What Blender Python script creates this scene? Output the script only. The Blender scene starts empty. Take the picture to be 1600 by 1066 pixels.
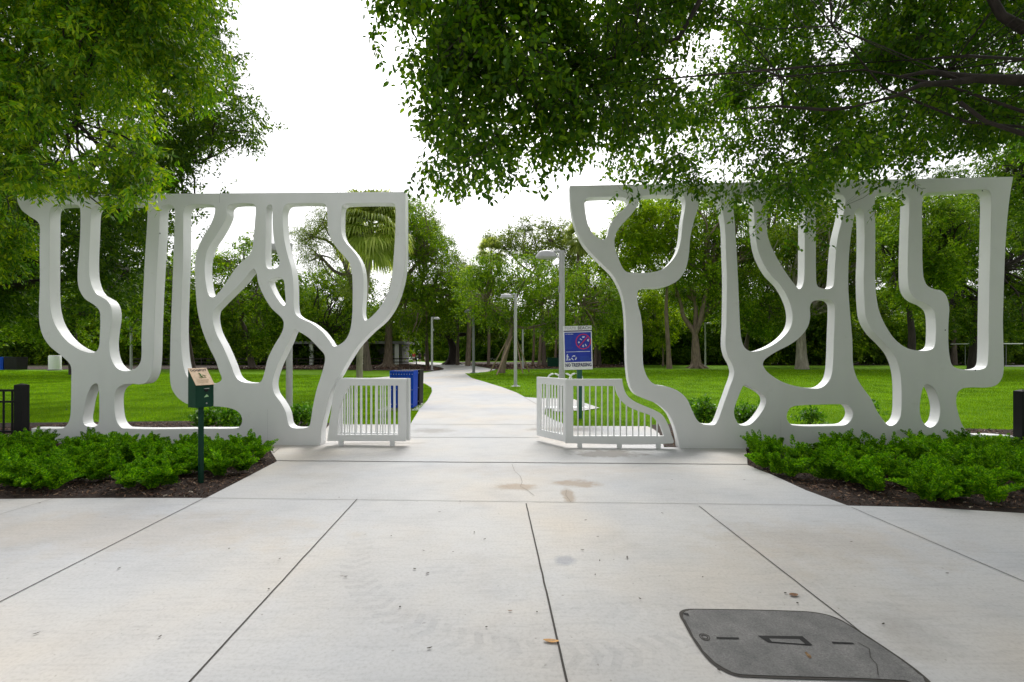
import bpy, math
import numpy as np
from mathutils import Vector, Matrix
R = math.radians
sc = bpy.context.scene
col = sc.collection
# ------------------------------------------------------------------ camera
F, CH, HX, HY = 740.0, 1.6, 800.0, 551.0       # focal length in photo pixels, eye height, horizon point
cam = bpy.data.cameras.new('camera'); camo = bpy.data.objects.new('camera', cam); col.objects.link(camo)
cam.sensor_width = 36; cam.lens = 36*F/1600; cam.shift_y = 18/1600
cam.clip_start = .05; cam.clip_end = 3000
camo.location = (0, 0, CH); camo.rotation_euler = (R(90), 0, 0)
sc.camera = camo
# ------------------------------------------------------------------ world: bright overcast
SUN_EL, SUN_AZ = 48, 2                          # azimuth from +Y towards +X
world = bpy.data.worlds.new('World'); sc.world = world; world.use_nodes = True
wn = world.node_tree.nodes; wl = world.node_tree.links; wn.clear()
sky = wn.new('ShaderNodeTexSky'); sky.sky_type = 'NISHITA'; sky.sun_disc = False
sky.sun_elevation = R(SUN_EL); sky.sun_rotation = R(SUN_AZ); sky.air_density = 1.0; sky.dust_density = 4.0; sky.ozone_density = 1
hs = wn.new('ShaderNodeHueSaturation'); hs.inputs['Saturation'].default_value = .16
cl = wn.new('ShaderNodeMixRGB'); cl.inputs[0].default_value = .22; cl.inputs[2].default_value = (8.5, 8.4, 8.4, 1)   # the cloud deck
bg = wn.new('ShaderNodeBackground'); bg.inputs[1].default_value = .14
wo = wn.new('ShaderNodeOutputWorld')
wl.new(sky.outputs[0], hs.inputs['Color']); wl.new(hs.outputs[0], cl.inputs[1]); wl.new(cl.outputs[0], bg.inputs[0]); wl.new(bg.outputs[0], wo.inputs[0])
sl = bpy.data.lights.new('sun', 'SUN'); sl.energy = 1.5; sl.angle = R(26); sl.color = (1, .97, .92)
so = bpy.data.objects.new('sun', sl); col.objects.link(so)
d = Vector((math.sin(R(SUN_AZ))*math.cos(R(SUN_EL)), math.cos(R(SUN_AZ))*math.cos(R(SUN_EL)), math.sin(R(SUN_EL))))
so.rotation_euler = d.to_track_quat('Z', 'Y').to_euler(); so.location = (0, 30, 40)
sc.view_settings.view_transform = 'Standard'; sc.view_settings.look = 'None'
sc.view_settings.exposure = 0.56; sc.view_settings.gamma = 1

# ------------------------------------------------------------------ helpers
def P(x, y, Y): return np.array([(x-HX)*Y/F, Y, CH+(HY-y)*Y/F])
def G(x, y):
    Y = F*CH/(y-HY); return ((x-HX)*Y/F, Y)
def tag(o, label=None, cat=None, group=None, kind=None):
    if label: o['label'] = label
    if cat: o['category'] = cat
    if group: o['group'] = group
    if kind: o['kind'] = kind
    return o
def link(name, me, mat=None, parent=None, loc=None):
    o = bpy.data.objects.new(name, me); col.objects.link(o)
    if mat is not None and me is not None and len(me.materials) == 0: me.materials.append(mat)
    if parent is not None: o.parent = parent
    if loc is not None: o.location = loc
    return o
def empty(name, loc, label, cat, rz=0, group=None):
    o = bpy.data.objects.new(name, None); col.objects.link(o); o.location = loc; o.rotation_euler = (0, 0, rz)
    o.empty_display_size = .2
    return tag(o, label, cat, group)
def np_mesh(name, V, Fc, smooth=False):
    V = np.asarray(V, dtype=np.float32); Fc = np.asarray(Fc, dtype=np.int32)
    me = bpy.data.meshes.new(name); n, k = Fc.shape
    me.vertices.add(len(V)); me.vertices.foreach_set('co', V.ravel())
    me.loops.add(n*k); me.loops.foreach_set('vertex_index', Fc.ravel())
    me.polygons.add(n); me.polygons.foreach_set('loop_start', np.arange(0, n*k, k, dtype=np.int32))
    me.update(calc_edges=True)
    if smooth: me.polygons.foreach_set('use_smooth', np.ones(n, dtype=bool))
    return me
class MB:
    def __init__(s): s.v = []; s.f = []
    def add(s, vs, fs):
        b = len(s.v); s.v += [tuple(map(float, v)) for v in vs]; s.f += [tuple(b+i for i in f) for f in fs]; return s
    def box(s, x0, x1, y0, y1, z0, z1):
        return s.add([(x0,y0,z0),(x1,y0,z0),(x1,y1,z0),(x0,y1,z0),(x0,y0,z1),(x1,y0,z1),(x1,y1,z1),(x0,y1,z1)],
                     [(0,3,2,1),(4,5,6,7),(0,1,5,4),(1,2,6,5),(2,3,7,6),(3,0,4,7)])
    def tube(s, pts, rad, n=8, cap=True):
        pts = [Vector(p) for p in pts]
        if not hasattr(rad, '__len__'): rad = [rad]*len(pts)
        rings = []; up = None
        for i, p in enumerate(pts):
            t = (pts[min(i+1, len(pts)-1)]-pts[max(i-1, 0)]).normalized()
            if up is None: up = Vector((1,0,0)) if abs(t.x) < .8 else Vector((0,1,0))
            a = t.cross(up).normalized(); b = t.cross(a).normalized(); up = -b if False else up
            rings.append([p+a*math.cos(k*2*math.pi/n)*rad[i]+b*math.sin(k*2*math.pi/n)*rad[i] for k in range(n)])
        vs = [v for r in rings for v in r]; fs = []
        for i in range(len(pts)-1):
            for k in range(n):
                fs.append((i*n+k, i*n+(k+1)%n, (i+1)*n+(k+1)%n, (i+1)*n+k))
        if cap: fs += [tuple(range(n)), tuple(range((len(pts)-1)*n, len(pts)*n))]
        return s.add(vs, fs)
    def lathe(s, prof, n=24, sx=1, sy=1, c=(0,0,0)):
        vs = []; fs = []
        for r, z in prof:
            for k in range(n):
                a = k*2*math.pi/n; vs.append((c[0]+r*sx*math.cos(a), c[1]+r*sy*math.sin(a), c[2]+z))
        for i in range(len(prof)-1):
            for k in range(n): fs.append((i*n+k, i*n+(k+1)%n, (i+1)*n+(k+1)%n, (i+1)*n+k))
        fs += [tuple(range(n)), tuple(range((len(prof)-1)*n, len(prof)*n))]
        return s.add(vs, fs)
    def mesh(s, name, smooth=None, bevel=0):
        me = bpy.data.meshes.new(name); me.from_pydata(s.v, [], s.f); me.update()
        import bmesh
        bm = bmesh.new(); bm.from_mesh(me); bmesh.ops.recalc_face_normals(bm, faces=bm.faces)
        if bevel: bmesh.ops.bevel(bm, geom=list(bm.edges), offset=bevel, segments=2, affect='EDGES', clamp_overlap=True)
        bm.to_mesh(me); bm.free()
        if smooth is not None:
            me.shade_smooth(); me.set_sharp_from_angle(angle=R(smooth))
        return me
    def build(s, name, mat, parent=None, smooth=None, bevel=0, loc=None):
        return link(name, s.mesh(name, smooth, bevel), mat, parent, loc)
def spl(pts, closed=True, k=6, sharp=()):
    """Catmull-Rom through points; indices in sharp stay corners."""
    pts = [np.array(p, float) for p in pts]; n = len(pts); out = []
    rng = range(n if closed else n-1)
    for i in rng:
        p1 = pts[i]; p2 = pts[(i+1) % n]
        p0 = pts[(i-1) % n] if (closed or i > 0) else p1
        p3 = pts[(i+2) % n] if (closed or i+2 < n) else p2
        L = np.linalg.norm(p2-p1)+1e-9
        m1 = (p2-p0)*L/(np.linalg.norm(p2-p1)+np.linalg.norm(p1-p0)+1e-9); m2 = (p3-p1)*L/(np.linalg.norm(p3-p2)+np.linalg.norm(p2-p1)+1e-9)
        if i in sharp: m1 = p2-p1
        if (i+1) % n in sharp: m2 = p2-p1
        for j in range(k):
            t = j/k; t2 = t*t; t3 = t2*t
            out.append((2*t3-3*t2+1)*p1+(t3-2*t2+t)*m1+(-2*t3+3*t2)*p2+(t3-t2)*m2)
    if not closed: out.append(pts[-1])
    return out
def plate(name, loops, thick, bevel=.004):
    """Flat shape with holes in local x-z, front face at y=0, back at y=thick."""
    cu = bpy.data.curves.new(name, 'CURVE'); cu.dimensions = '2D'; cu.fill_mode = 'BOTH'
    cu.extrude = thick/2-bevel; cu.bevel_depth = bevel; cu.bevel_resolution = 0; cu.offset = -bevel
    for lp in loops:
        s = cu.splines.new('POLY'); s.points.add(len(lp)-1)
        for q, p in zip(s.points, lp): q.co = (p[0], p[1], 0, 1)
        s.use_cyclic_u = True
    o = bpy.data.objects.new(name, cu); me = bpy.data.meshes.new_from_object(o)
    bpy.data.objects.remove(o); bpy.data.curves.remove(cu)
    co = np.empty(len(me.vertices)*3, np.float32); me.vertices.foreach_get('co', co); co = co.reshape(-1, 3)
    new = np.stack([co[:,0], thick/2-co[:,2], co[:,1]], 1); me.vertices.foreach_set('co', new.ravel().astype(np.float32)); me.update()
    me.name = name
    me.shade_smooth(); me.set_sharp_from_angle(angle=R(20))
    return me
def sheet(name, loops2d, z, mat, kind='structure', label=None, parent=None):
    """Horizontal sheet from outline(s)."""
    cu = bpy.data.curves.new(name, 'CURVE'); cu.dimensions = '2D'; cu.fill_mode = 'BOTH'
    for lp in loops2d:
        s = cu.splines.new('POLY'); s.points.add(len(lp)-1)
        for q, p in zip(s.points, lp): q.co = (p[0], p[1], 0, 1)
        s.use_cyclic_u = True
    o = bpy.data.objects.new(name, cu); me = bpy.data.meshes.new_from_object(o)
    bpy.data.objects.remove(o); bpy.data.curves.remove(cu)
    import bmesh
    bm = bmesh.new(); bm.from_mesh(me); bmesh.ops.recalc_face_normals(bm, faces=bm.faces)
    if bm.faces and sum(f.normal.z*f.calc_area() for f in bm.faces) < 0: bmesh.ops.reverse_faces(bm, faces=bm.faces)
    bm.to_mesh(me); bm.free()
    o = link(name, me, mat, parent, (0,0,z)); 
    if kind: o['kind'] = kind
    return o
def textmesh(txt, size, spacing=1.0, bold=0.0):
    cu = bpy.data.curves.new('t', 'FONT'); cu.body = txt; cu.size = size; cu.align_x = 'CENTER'; cu.align_y = 'CENTER'
    cu.space_character = spacing; cu.offset = bold; cu.extrude = .0008; cu.resolution_u = 2
    o = bpy.data.objects.new('t', cu); me = bpy.data.meshes.new_from_object(o); bpy.data.objects.remove(o); bpy.data.curves.remove(cu)
    return me
def inpoly(x, y, poly):
    poly = np.asarray(poly); inside = np.zeros(len(x), bool); n = len(poly); j = n-1
    for i in range(n):
        xi, yi = poly[i]; xj, yj = poly[j]
        c = ((yi > y) != (yj > y)) & (x < (xj-xi)*(y-yi)/(yj-yi+1e-12)+xi)
        inside ^= c; j = i
    return inside
# ------------------------------------------------------------------ materials
def new_mat(name):
    m = bpy.data.materials.new(name); m.use_nodes = True; nt = m.node_tree; b = nt.nodes['Principled BSDF']; return m, nt, b
def N(nt, t, **kw):
    n = nt.nodes.new(t)
    for k, v in kw.items():
        if k.startswith('i_'): n.inputs[k[2:].replace('_', ' ')].default_value = v
        else: setattr(n, k, v)
    return n
def noise(nt, scale, detail=4, vec=None, rough=.55):
    n = N(nt, 'ShaderNodeTexNoise'); n.inputs['Scale'].default_value = scale; n.inputs['Detail'].default_value = detail; n.inputs['Roughness'].default_value = rough
    if vec is None:
        vec = N(nt, 'ShaderNodeTexCoord').outputs['Object']
    nt.links.new(vec, n.inputs['Vector']); return n
def ramp(nt, src, stops):
    r = N(nt, 'ShaderNodeValToRGB'); e = r.color_ramp.elements
    while len(e) < len(stops): e.new(.5)
    for el, (p, c) in zip(e, stops): el.position = p; el.color = c if len(c) == 4 else (*c, 1)
    nt.links.new(src, r.inputs[0]); return r
def mixc(nt, fac, a, b, mode='MIX'):
    m = N(nt, 'ShaderNodeMixRGB'); m.blend_type = mode
    for i, v in ((0, fac), (1, a), (2, b)):
        if isinstance(v, (int, float)): m.inputs[i].default_value = v
        elif isinstance(v, tuple): m.inputs[i].default_value = (*v, 1) if len(v) == 3 else v
        else: nt.links.new(v, m.inputs[i])
    return m
def math_(nt, op, a, b=None, clamp=False):
    m = N(nt, 'ShaderNodeMath'); m.operation = op; m.use_clamp = clamp
    for i, v in ((0, a), (1, b)):
        if v is None: continue
        if isinstance(v, (int, float)): m.inputs[i].default_value = v
        else: nt.links.new(v, m.inputs[i])
    return m.outputs[0]
def bump(nt, b, src, strength=.3, dist=.01):
    n = N(nt, 'ShaderNodeBump'); n.inputs['Strength'].default_value = strength; n.inputs['Distance'].default_value = dist
    nt.links.new(src, n.inputs['Height']); nt.links.new(n.outputs[0], b.inputs['Normal']); return n
def simple(name, c, rough=.5, metal=0, var=.12, scale=6, bmp=0, bscale=60):
    m, nt, b = new_mat(name)
    n = noise(nt, scale, 5)
    lo = tuple(v*(1-var) for v in c); hi = tuple(min(1, v*(1+var)) for v in c)
    r = ramp(nt, n.outputs[0], [(.3, lo), (.7, hi)]); nt.links.new(r.outputs[0], b.inputs['Base Color'])
    b.inputs['Roughness'].default_value = rough; b.inputs['Metallic'].default_value = metal
    if bmp: bump(nt, b, noise(nt, bscale, 3).outputs[0], bmp)
    return m
def leafmat(name, c1, c2, c3, trans=.35, rough=.42, nscale=.9, inst=False, spec=.5):
    m, nt, b = new_mat(name)
    g = N(nt, 'ShaderNodeNewGeometry')
    r = ramp(nt, g.outputs['Random Per Island'], [(0, c1), (.55, c2), (.93, c3), (1, tuple(v*1.25 for v in c3))])
    n = noise(nt, nscale, 2)
    r2 = ramp(nt, n.outputs[0], [(.35, (.62,.66,.6)), (.65, (1.3,1.25,1.1))])
    mx = mixc(nt, 1.0, r.outputs[0], r2.outputs[0], 'MULTIPLY')
    out = mx.outputs[0]
    if inst:
        oi = N(nt, 'ShaderNodeObjectInfo'); r3 = ramp(nt, oi.outputs['Random'], [(0, (.7,.75,.7)), (.5, (1,1,.9)), (1, (1.35,1.2,.9))])
        out = mixc(nt, 1.0, out, r3.outputs[0], 'MULTIPLY').outputs[0]
    nt.links.new(out, b.inputs['Base Color']); b.inputs['Roughness'].default_value = rough
    b.inputs['Specular IOR Level'].default_value = spec
    t = N(nt, 'ShaderNodeBsdfTranslucent'); tc = mixc(nt, 1.0, out, (1.5, 1.45, .7), 'MULTIPLY'); nt.links.new(tc.outputs[0], t.inputs[0])
    ms = N(nt, 'ShaderNodeMixShader'); ms.inputs[0].default_value = trans
    nt.links.new(b.outputs[0], ms.inputs[1]); nt.links.new(t.outputs[0], ms.inputs[2])
    nt.links.new(ms.outputs[0], nt.nodes['Material Output'].inputs[0])
    return m
def bark(name, c, scale=8):
    m, nt, b = new_mat(name)
    tc = N(nt, 'ShaderNodeTexCoord'); mp = N(nt, 'ShaderNodeMapping'); mp.inputs['Scale'].default_value = (1, 1, .22)
    nt.links.new(tc.outputs['Object'], mp.inputs[0])
    n = noise(nt, scale, 8, mp.outputs[0], .65)
    r = ramp(nt, n.outputs[0], [(.3, tuple(v*.45 for v in c)), (.55, c), (.75, tuple(min(1, v*1.5) for v in c))])
    nt.links.new(r.outputs[0], b.inputs['Base Color']); b.inputs['Roughness'].default_value = .85
    bump(nt, b, n.outputs[0], .8, .03); return m

M = {}
# white painted panels
m, nt, b = new_mat('white_paint')
n1 = noise(nt, 1.3, 5); n2 = noise(nt, 18, 6)
tc = N(nt, 'ShaderNodeTexCoord'); mp = N(nt, 'ShaderNodeMapping'); mp.inputs['Scale'].default_value = (3, 3, .5); nt.links.new(tc.outputs['Object'], mp.inputs[0])
n3 = noise(nt, 1.0, 6, mp.outputs[0])
r1 = ramp(nt, n1.outputs[0], [(.3, (.80,.81,.815)), (.7, (.85,.855,.86))])
r3 = ramp(nt, n3.outputs[0], [(.25, (.965,.965,.96)), (.6, (1,1,1))])
dk = noise(nt, 2.4, 9, None, .8); dkr = ramp(nt, dk.outputs[0], [(.28, (.84,.84,.80)), (.42, (1,1,1))]); mx = mixc(nt, 1, r1.outputs[0], r3.outputs[0], 'MULTIPLY'); mx = mixc(nt, .8, mx.outputs[0], dkr.outputs[0], 'MULTIPLY')
nt.links.new(mx.outputs[0], b.inputs['Base Color']); b.inputs['Roughness'].default_value = .42
bump(nt, b, n2.outputs[0], .12, .002); M['white'] = m
# concrete
m, nt, b = new_mat('concrete')
tc = N(nt, 'ShaderNodeTexCoord'); O = tc.outputs['Object']
big = noise(nt, .33, 4, O); mid = noise(nt, 1.6, 7, O, .65); fine = noise(nt, 45, 6, O, .7); grit = noise(nt, 260, 3, O)
mps = N(nt, 'ShaderNodeMapping'); mps.inputs['Scale'].default_value = (1, 9, 1); mps.inputs['Rotation'].default_value = (0, 0, .12); nt.links.new(O, mps.inputs[0])
brush = noise(nt, 3.0, 6, mps.outputs[0], .6)
c0 = ramp(nt, big.outputs[0], [(.36, (.45,.46,.48)), (.50, (.49,.485,.48)), (.64, (.53,.49,.44))])
c1 = ramp(nt, mid.outputs[0], [(.30, (.90,.90,.905)), (.5, (.985,.985,.985)), (.7, (1.03,1.025,1.015))])
c2 = ramp(nt, fine.outputs[0], [(.30, (.84,.83,.82)), (.5, (1,1,1)), (.72, (1.05,1.05,1.05))])
c3 = ramp(nt, brush.outputs[0], [(.34, (.90,.90,.91)), (.5, (1,1,1))])
x = mixc(nt, 1, c0.outputs[0], c1.outputs[0], 'MULTIPLY'); x = mixc(nt, 1, x.outputs[0], c2.outputs[0], 'MULTIPLY'); x = mixc(nt, .8, x.outputs[0], c3.outputs[0], 'MULTIPLY')
sp = noise(nt, 26, 2, O, .4); spr = ramp(nt, sp.outputs[0], [(.235, (.45,.42,.38)), (.27, (1,1,1))]); x = mixc(nt, .55, x.outputs[0], spr.outputs[0], 'MULTIPLY')
dn = noise(nt, 3.5, 6, O, .7)
sepx = N(nt, 'ShaderNodeSeparateXYZ'); nt.links.new(O, sepx.inputs[0])
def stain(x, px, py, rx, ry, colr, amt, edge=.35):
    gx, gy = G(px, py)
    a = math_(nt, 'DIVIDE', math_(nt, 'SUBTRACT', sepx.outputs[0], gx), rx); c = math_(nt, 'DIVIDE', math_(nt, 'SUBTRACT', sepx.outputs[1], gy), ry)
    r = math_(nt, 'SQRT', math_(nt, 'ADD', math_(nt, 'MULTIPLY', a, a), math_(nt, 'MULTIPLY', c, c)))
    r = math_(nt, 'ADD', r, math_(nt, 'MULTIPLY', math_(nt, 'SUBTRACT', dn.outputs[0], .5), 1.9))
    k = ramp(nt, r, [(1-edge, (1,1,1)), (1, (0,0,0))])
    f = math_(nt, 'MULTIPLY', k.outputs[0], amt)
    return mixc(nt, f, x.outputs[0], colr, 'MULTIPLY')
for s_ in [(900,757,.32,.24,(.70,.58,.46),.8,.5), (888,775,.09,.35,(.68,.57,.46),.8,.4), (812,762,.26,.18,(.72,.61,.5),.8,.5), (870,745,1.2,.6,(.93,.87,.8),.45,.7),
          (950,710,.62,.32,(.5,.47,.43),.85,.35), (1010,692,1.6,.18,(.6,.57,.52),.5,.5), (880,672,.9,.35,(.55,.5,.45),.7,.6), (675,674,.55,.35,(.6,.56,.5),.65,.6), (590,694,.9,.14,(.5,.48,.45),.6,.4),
          (885,878,.10,.10,(.62,.66,.75),.7,.5), (600,900,1.2,.9,(.95,.93,.9),.7,.6), (1150,890,1.5,1.1,(.93,.92,.9),.8,.6), (1290,850,1.2,.6,(.96,.9,.83),.9,.7),
          (180,830,2.2,.6,(.97,.91,.84),.9,.6), (1400,985,.35,.35,(.62,.61,.6),.55,.9), (840,735,3.0,.3,(.96,.92,.88),.6,.6), (505,745,.5,.2,(.9,.88,.85),.6,.6)]:
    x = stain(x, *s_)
def tyre(x, cx, cy, rad, w, freq, a0, a1, amt):
    dx = math_(nt, 'SUBTRACT', sepx.outputs[0], cx); dy = math_(nt, 'SUBTRACT', sepx.outputs[1], cy)
    r = math_(nt, 'SQRT', math_(nt, 'ADD', math_(nt, 'MULTIPLY', dx, dx), math_(nt, 'MULTIPLY', dy, dy)))
    off = math_(nt, 'ABSOLUTE', math_(nt, 'SUBTRACT', r, rad)); band = math_(nt, 'LESS_THAN', off, w)
    ang = math_(nt, 'ARCTAN2', dy, dx)
    lad = math_(nt, 'GREATER_THAN', math_(nt, 'SINE', math_(nt, 'ADD', math_(nt, 'MULTIPLY', ang, freq), math_(nt, 'MULTIPLY', off, 30))), -.1)
    rg = math_(nt, 'MULTIPLY', math_(nt, 'GREATER_THAN', ang, a0), math_(nt, 'LESS_THAN', ang, a1))
    wear = ramp(nt, dn.outputs[0], [(.38, (0,0,0)), (.62, (1,1,1))])
    f = math_(nt, 'MULTIPLY', math_(nt, 'MULTIPLY', band, lad), math_(nt, 'MULTIPLY', rg, math_(nt, 'MULTIPLY', wear.outputs[0], amt)))
    return mixc(nt, f, x.outputs[0], (.85,.85,.86), 'MULTIPLY')
x = tyre(x, .35, 4.1, 1.62, .11, 95, -3.1, -1.0, .75)
x = tyre(x, .9, 4.9, 2.0, .10, 110, -2.4, -.9, .4)
nt.links.new(x.outputs[0], b.inputs['Base Color']); b.inputs['Roughness'].default_value = .8; b.inputs['Specular IOR Level'].default_value = .3
hsum = math_(nt, 'ADD', math_(nt, 'MULTIPLY', fine.outputs[0], .6), math_(nt, 'MULTIPLY', grit.outputs[0], .4))
bump(nt, b, hsum, .25, .003); M['concrete'] = m
M['joint'] = simple('joint_dark', (.05,.045,.04), .9)
M['joint_soft'] = simple('joint_soft', (.2,.19,.18), .9)
# mulch
m, nt, b = new_mat('mulch')
n = noise(nt, 38, 8, None, .75); v = N(nt, 'ShaderNodeTexVoronoi'); v.inputs['Scale'].default_value = 55; nt.links.new(noise(nt, 9, 3).outputs[1], v.inputs['Vector'])
r = ramp(nt, n.outputs[0], [(.3, (.008,.005,.004)), (.5, (.03,.016,.011)), (.68, (.085,.045,.03)), (.8, (.18,.11,.075))])
nt.links.new(r.outputs[0], b.inputs['Base Color']); b.inputs['Roughness'].default_value = .95; bump(nt, b, n.outputs[0], 1, .04); M['mulch'] = m
m, nt, b = new_mat('mulch_chip'); g = N(nt, 'ShaderNodeNewGeometry')
r = ramp(nt, g.outputs['Random Per Island'], [(0, (.02,.011,.008)), (.5, (.075,.036,.022)), (.85, (.17,.09,.05)), (.97, (.3,.2,.13)), (1, (.6,.56,.48))])
nt.links.new(r.outputs[0], b.inputs['Base Color']); b.inputs['Roughness'].default_value = .9; M['chip'] = m
# lawn ground
m, nt, b = new_mat('lawn'); n = noise(nt, 3, 6); n2 = noise(nt, 120, 5, None, .7)
mps = N(nt, 'ShaderNodeMapping'); tc = N(nt, 'ShaderNodeTexCoord'); mps.inputs['Scale'].default_value = (.15, 1.1, 1); nt.links.new(tc.outputs['Object'], mps.inputs[0]); n3 = noise(nt, 1, 3, mps.outputs[0])
r = ramp(nt, n.outputs[0], [(.3, (.09,.205,.003)), (.6, (.13,.27,.004)), (.75, (.18,.305,.007))])
r2 = ramp(nt, n2.outputs[0], [(.3, (.45,.5,.4)), (.6, (1.15,1.15,1.1))]); r3 = ramp(nt, n3.outputs[0], [(.35, (.85,.85,.85)), (.65, (1.15,1.1,1.1))])
x = mixc(nt, 1, r.outputs[0], r2.outputs[0], 'MULTIPLY'); x = mixc(nt, 1, x.outputs[0], r3.outputs[0], 'MULTIPLY')
nt.links.new(x.outputs[0], b.inputs['Base Color']); b.inputs['Roughness'].default_value = .9; b.inputs['Specular IOR Level'].default_value = .1; bump(nt, b, n2.outputs[0], .8, .03); M['lawn'] = m
M['grass'] = leafmat('grass_blade', (.085,.20,.003), (.145,.30,.004), (.25,.39,.008), .38, .7, .7, spec=.1)
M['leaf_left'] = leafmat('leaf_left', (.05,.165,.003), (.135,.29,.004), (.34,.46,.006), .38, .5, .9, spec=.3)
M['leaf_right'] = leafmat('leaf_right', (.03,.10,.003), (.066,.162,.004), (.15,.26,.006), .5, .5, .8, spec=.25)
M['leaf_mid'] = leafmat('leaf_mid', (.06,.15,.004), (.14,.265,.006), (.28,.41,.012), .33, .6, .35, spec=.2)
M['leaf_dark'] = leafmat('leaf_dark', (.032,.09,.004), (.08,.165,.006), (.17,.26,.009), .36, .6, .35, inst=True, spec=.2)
M['leaf_grey'] = leafmat('leaf_grey', (.08,.14,.022), (.14,.21,.028), (.23,.29,.05), .36, .6, .35, spec=.2)
M['leaf_lime'] = leafmat('leaf_lime', (.10,.20,.004), (.20,.33,.006), (.33,.45,.012), .46, .6, .35, spec=.2)
M['fern'] = leafmat('fern', (.045,.17,.003), (.11,.31,.004), (.30,.55,.010), .3, .6, 3.2, spec=.15)
M['shrub'] = leafmat('shrub_leaf', (.04,.15,.005), (.09,.25,.008), (.18,.36,.012), .38, .45, 2, spec=.3)
M['palm'] = leafmat('palm_leaf', (.22,.30,.06), (.36,.44,.12), (.52,.58,.24), .5, .45, .8, spec=.3)
M['bark'] = bark('bark', (.13,.10,.08)); M['bark_dark'] = bark('bark_dark', (.035,.025,.022)); M['bark_tan'] = bark('bark_tan', (.22,.165,.12)); M['bark_pale'] = bark('bark_pale', (.36,.32,.26), 5)
M['lampgrey'] = simple('lamp_grey_paint', (.46,.46,.47), .4, .1, .06); M['lampdark'] = simple('lamp_dark_paint', (.16,.17,.17), .4, .1, .06)
M['lens'] = simple('lamp_lens', (.35,.35,.33), .2)
M['black'] = simple('black_paint', (.012,.012,.013), .35, .1, .2); M['green'] = simple('green_paint', (.006,.045,.026), .32, .0, .15); M['postgreen'] = simple('post_green_paint', (.005,.09,.06), .4)
M['blue'] = simple('blue_slat', (.005,.062,.48), .38, 0, .1, 12); M['blackslat'] = simple('black_slat', (.018,.017,.018), .4, 0, .2, 12)
M['steel'] = simple('steel', (.6,.6,.62), .3, .8); M['signwhite'] = simple('sign_white', (.78,.79,.80), .4, 0, .03); M['signblue'] = simple('sign_blue', (.006,.03,.36), .4, 0, .08); M['signlight'] = simple('sign_light', (.6,.65,.75), .4, 0, .02)
M['signmid'] = simple('sign_mid_blue', (.03,.10,.42), .4, 0, .02); M['signnavy'] = simple('sign_navy', (.006,.012,.09), .4, 0, .02); M['signred'] = simple('sign_red', (.55,.02,.09), .4, 0, .02); M['signgrey'] = simple('sign_grey', (.42,.43,.45), .4, 0, .02)
M['signdarkgrey'] = simple('sign_dark_grey', (.09,.1,.11), .4, 0, .02)
M['tan'] = simple('tan_label', (.62,.44,.28), .45, 0, .15, 20)
for k_ in ('black','green','blackslat','blue'):
    b_ = M[k_].node_tree.nodes['Principled BSDF']; b_.inputs['Specular IOR Level'].default_value = .18; b_.inputs['Roughness'].default_value = .55
M['ink'] = simple('ink', (.04,.03,.03), .6); M['inkg'] = simple('ink_green', (.08,.2,.05), .6); M['palegreen'] = simple('pale_green_mark', (.35,.6,.3), .4)
M['cover'] = None; M['rust'] = simple('rust', (.19,.11,.05), .9, 0, .5, 60)
M['deadleaf'] = simple('dead_leaf', (.42,.20,.03), .6, 0, .5, 40); M['brownleaf'] = simple('brown_leaf', (.16,.075,.03), .7, 0, .4, 40); M['speck'] = simple('leaf_scrap', (.045,.035,.02), .8, 0, .6, 40)
M['tent'] = simple('tent_cloth', (.42,.50,.62), .7); M['wallpale'] = simple('pale_render', (.24,.24,.235), .8); M['roofgrey'] = simple('grey_roof', (.2,.2,.21), .8)
M['stake'] = simple('stake_wood', (.30,.22,.15), .8, 0, .3, 9); M['skin'] = simple('skin', (.35,.2,.13), .5); M['redcloth'] = simple('red_cloth', (.35,.04,.03), .8); M['darkcloth'] = simple('dark_cloth', (.015,.015,.02), .8); M['hair'] = simple('hair', (.02,.012,.008), .6)
M['paleclothe'] = simple('pale_cloth', (.5,.48,.45), .8)
M['crack'] = simple('crack_dark', (.16,.14,.12), .9)
m, nt, b = new_mat('cover_concrete'); a_ = noise(nt, 5, 6, None, .7); f_ = noise(nt, 90, 6, None, .75); g_ = noise(nt, 320, 2)
ra = ramp(nt, a_.outputs[0], [(.3, (.12,.12,.12)), (.5, (.18,.178,.175)), (.7, (.24,.235,.23))]); rf = ramp(nt, f_.outputs[0], [(.3, (.6,.6,.6)), (.5, (1,1,1)), (.7, (1.35,1.35,1.35))])
x = mixc(nt, 1, ra.outputs[0], rf.outputs[0], 'MULTIPLY'); nt.links.new(x.outputs[0], b.inputs['Base Color']); b.inputs['Roughness'].default_value = .9
bump(nt, b, math_(nt, 'ADD', f_.outputs[0], g_.outputs[0]), .8, .006); M['cover'] = m
# water
m, nt, b = new_mat('water'); b.inputs['Base Color'].default_value = (.12,.16,.17,1); b.inputs['Roughness'].default_value = .12; bump(nt, b, noise(nt, 1.5, 4).outputs[0], .4, .05); M['water'] = m

# ------------------------------------------------------------------ ground, paths, beds
ME = np_mesh('ground', [(-500,-60,0),(500,-60,0),(500,110,0),(-500,110,0)], [(0,1,2,3)])
o = link('ground', ME, M['lawn'], loc=(0,0,-.012)); o['kind'] = 'structure'
ME = np_mesh('water', [(-2500,110,0),(2500,110,0),(2500,2600,0),(-2500,2600,0)], [(0,1,2,3)])
o = link('water', ME, M['water'], loc=(0,0,-.1)); o['kind'] = 'structure'
def gp(l): return [G(*p) for p in l]
WA, WB = 7.99, .04                               # wall front plane: Y = WA - WB*X
def wy(X): return WA-WB*X
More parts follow.
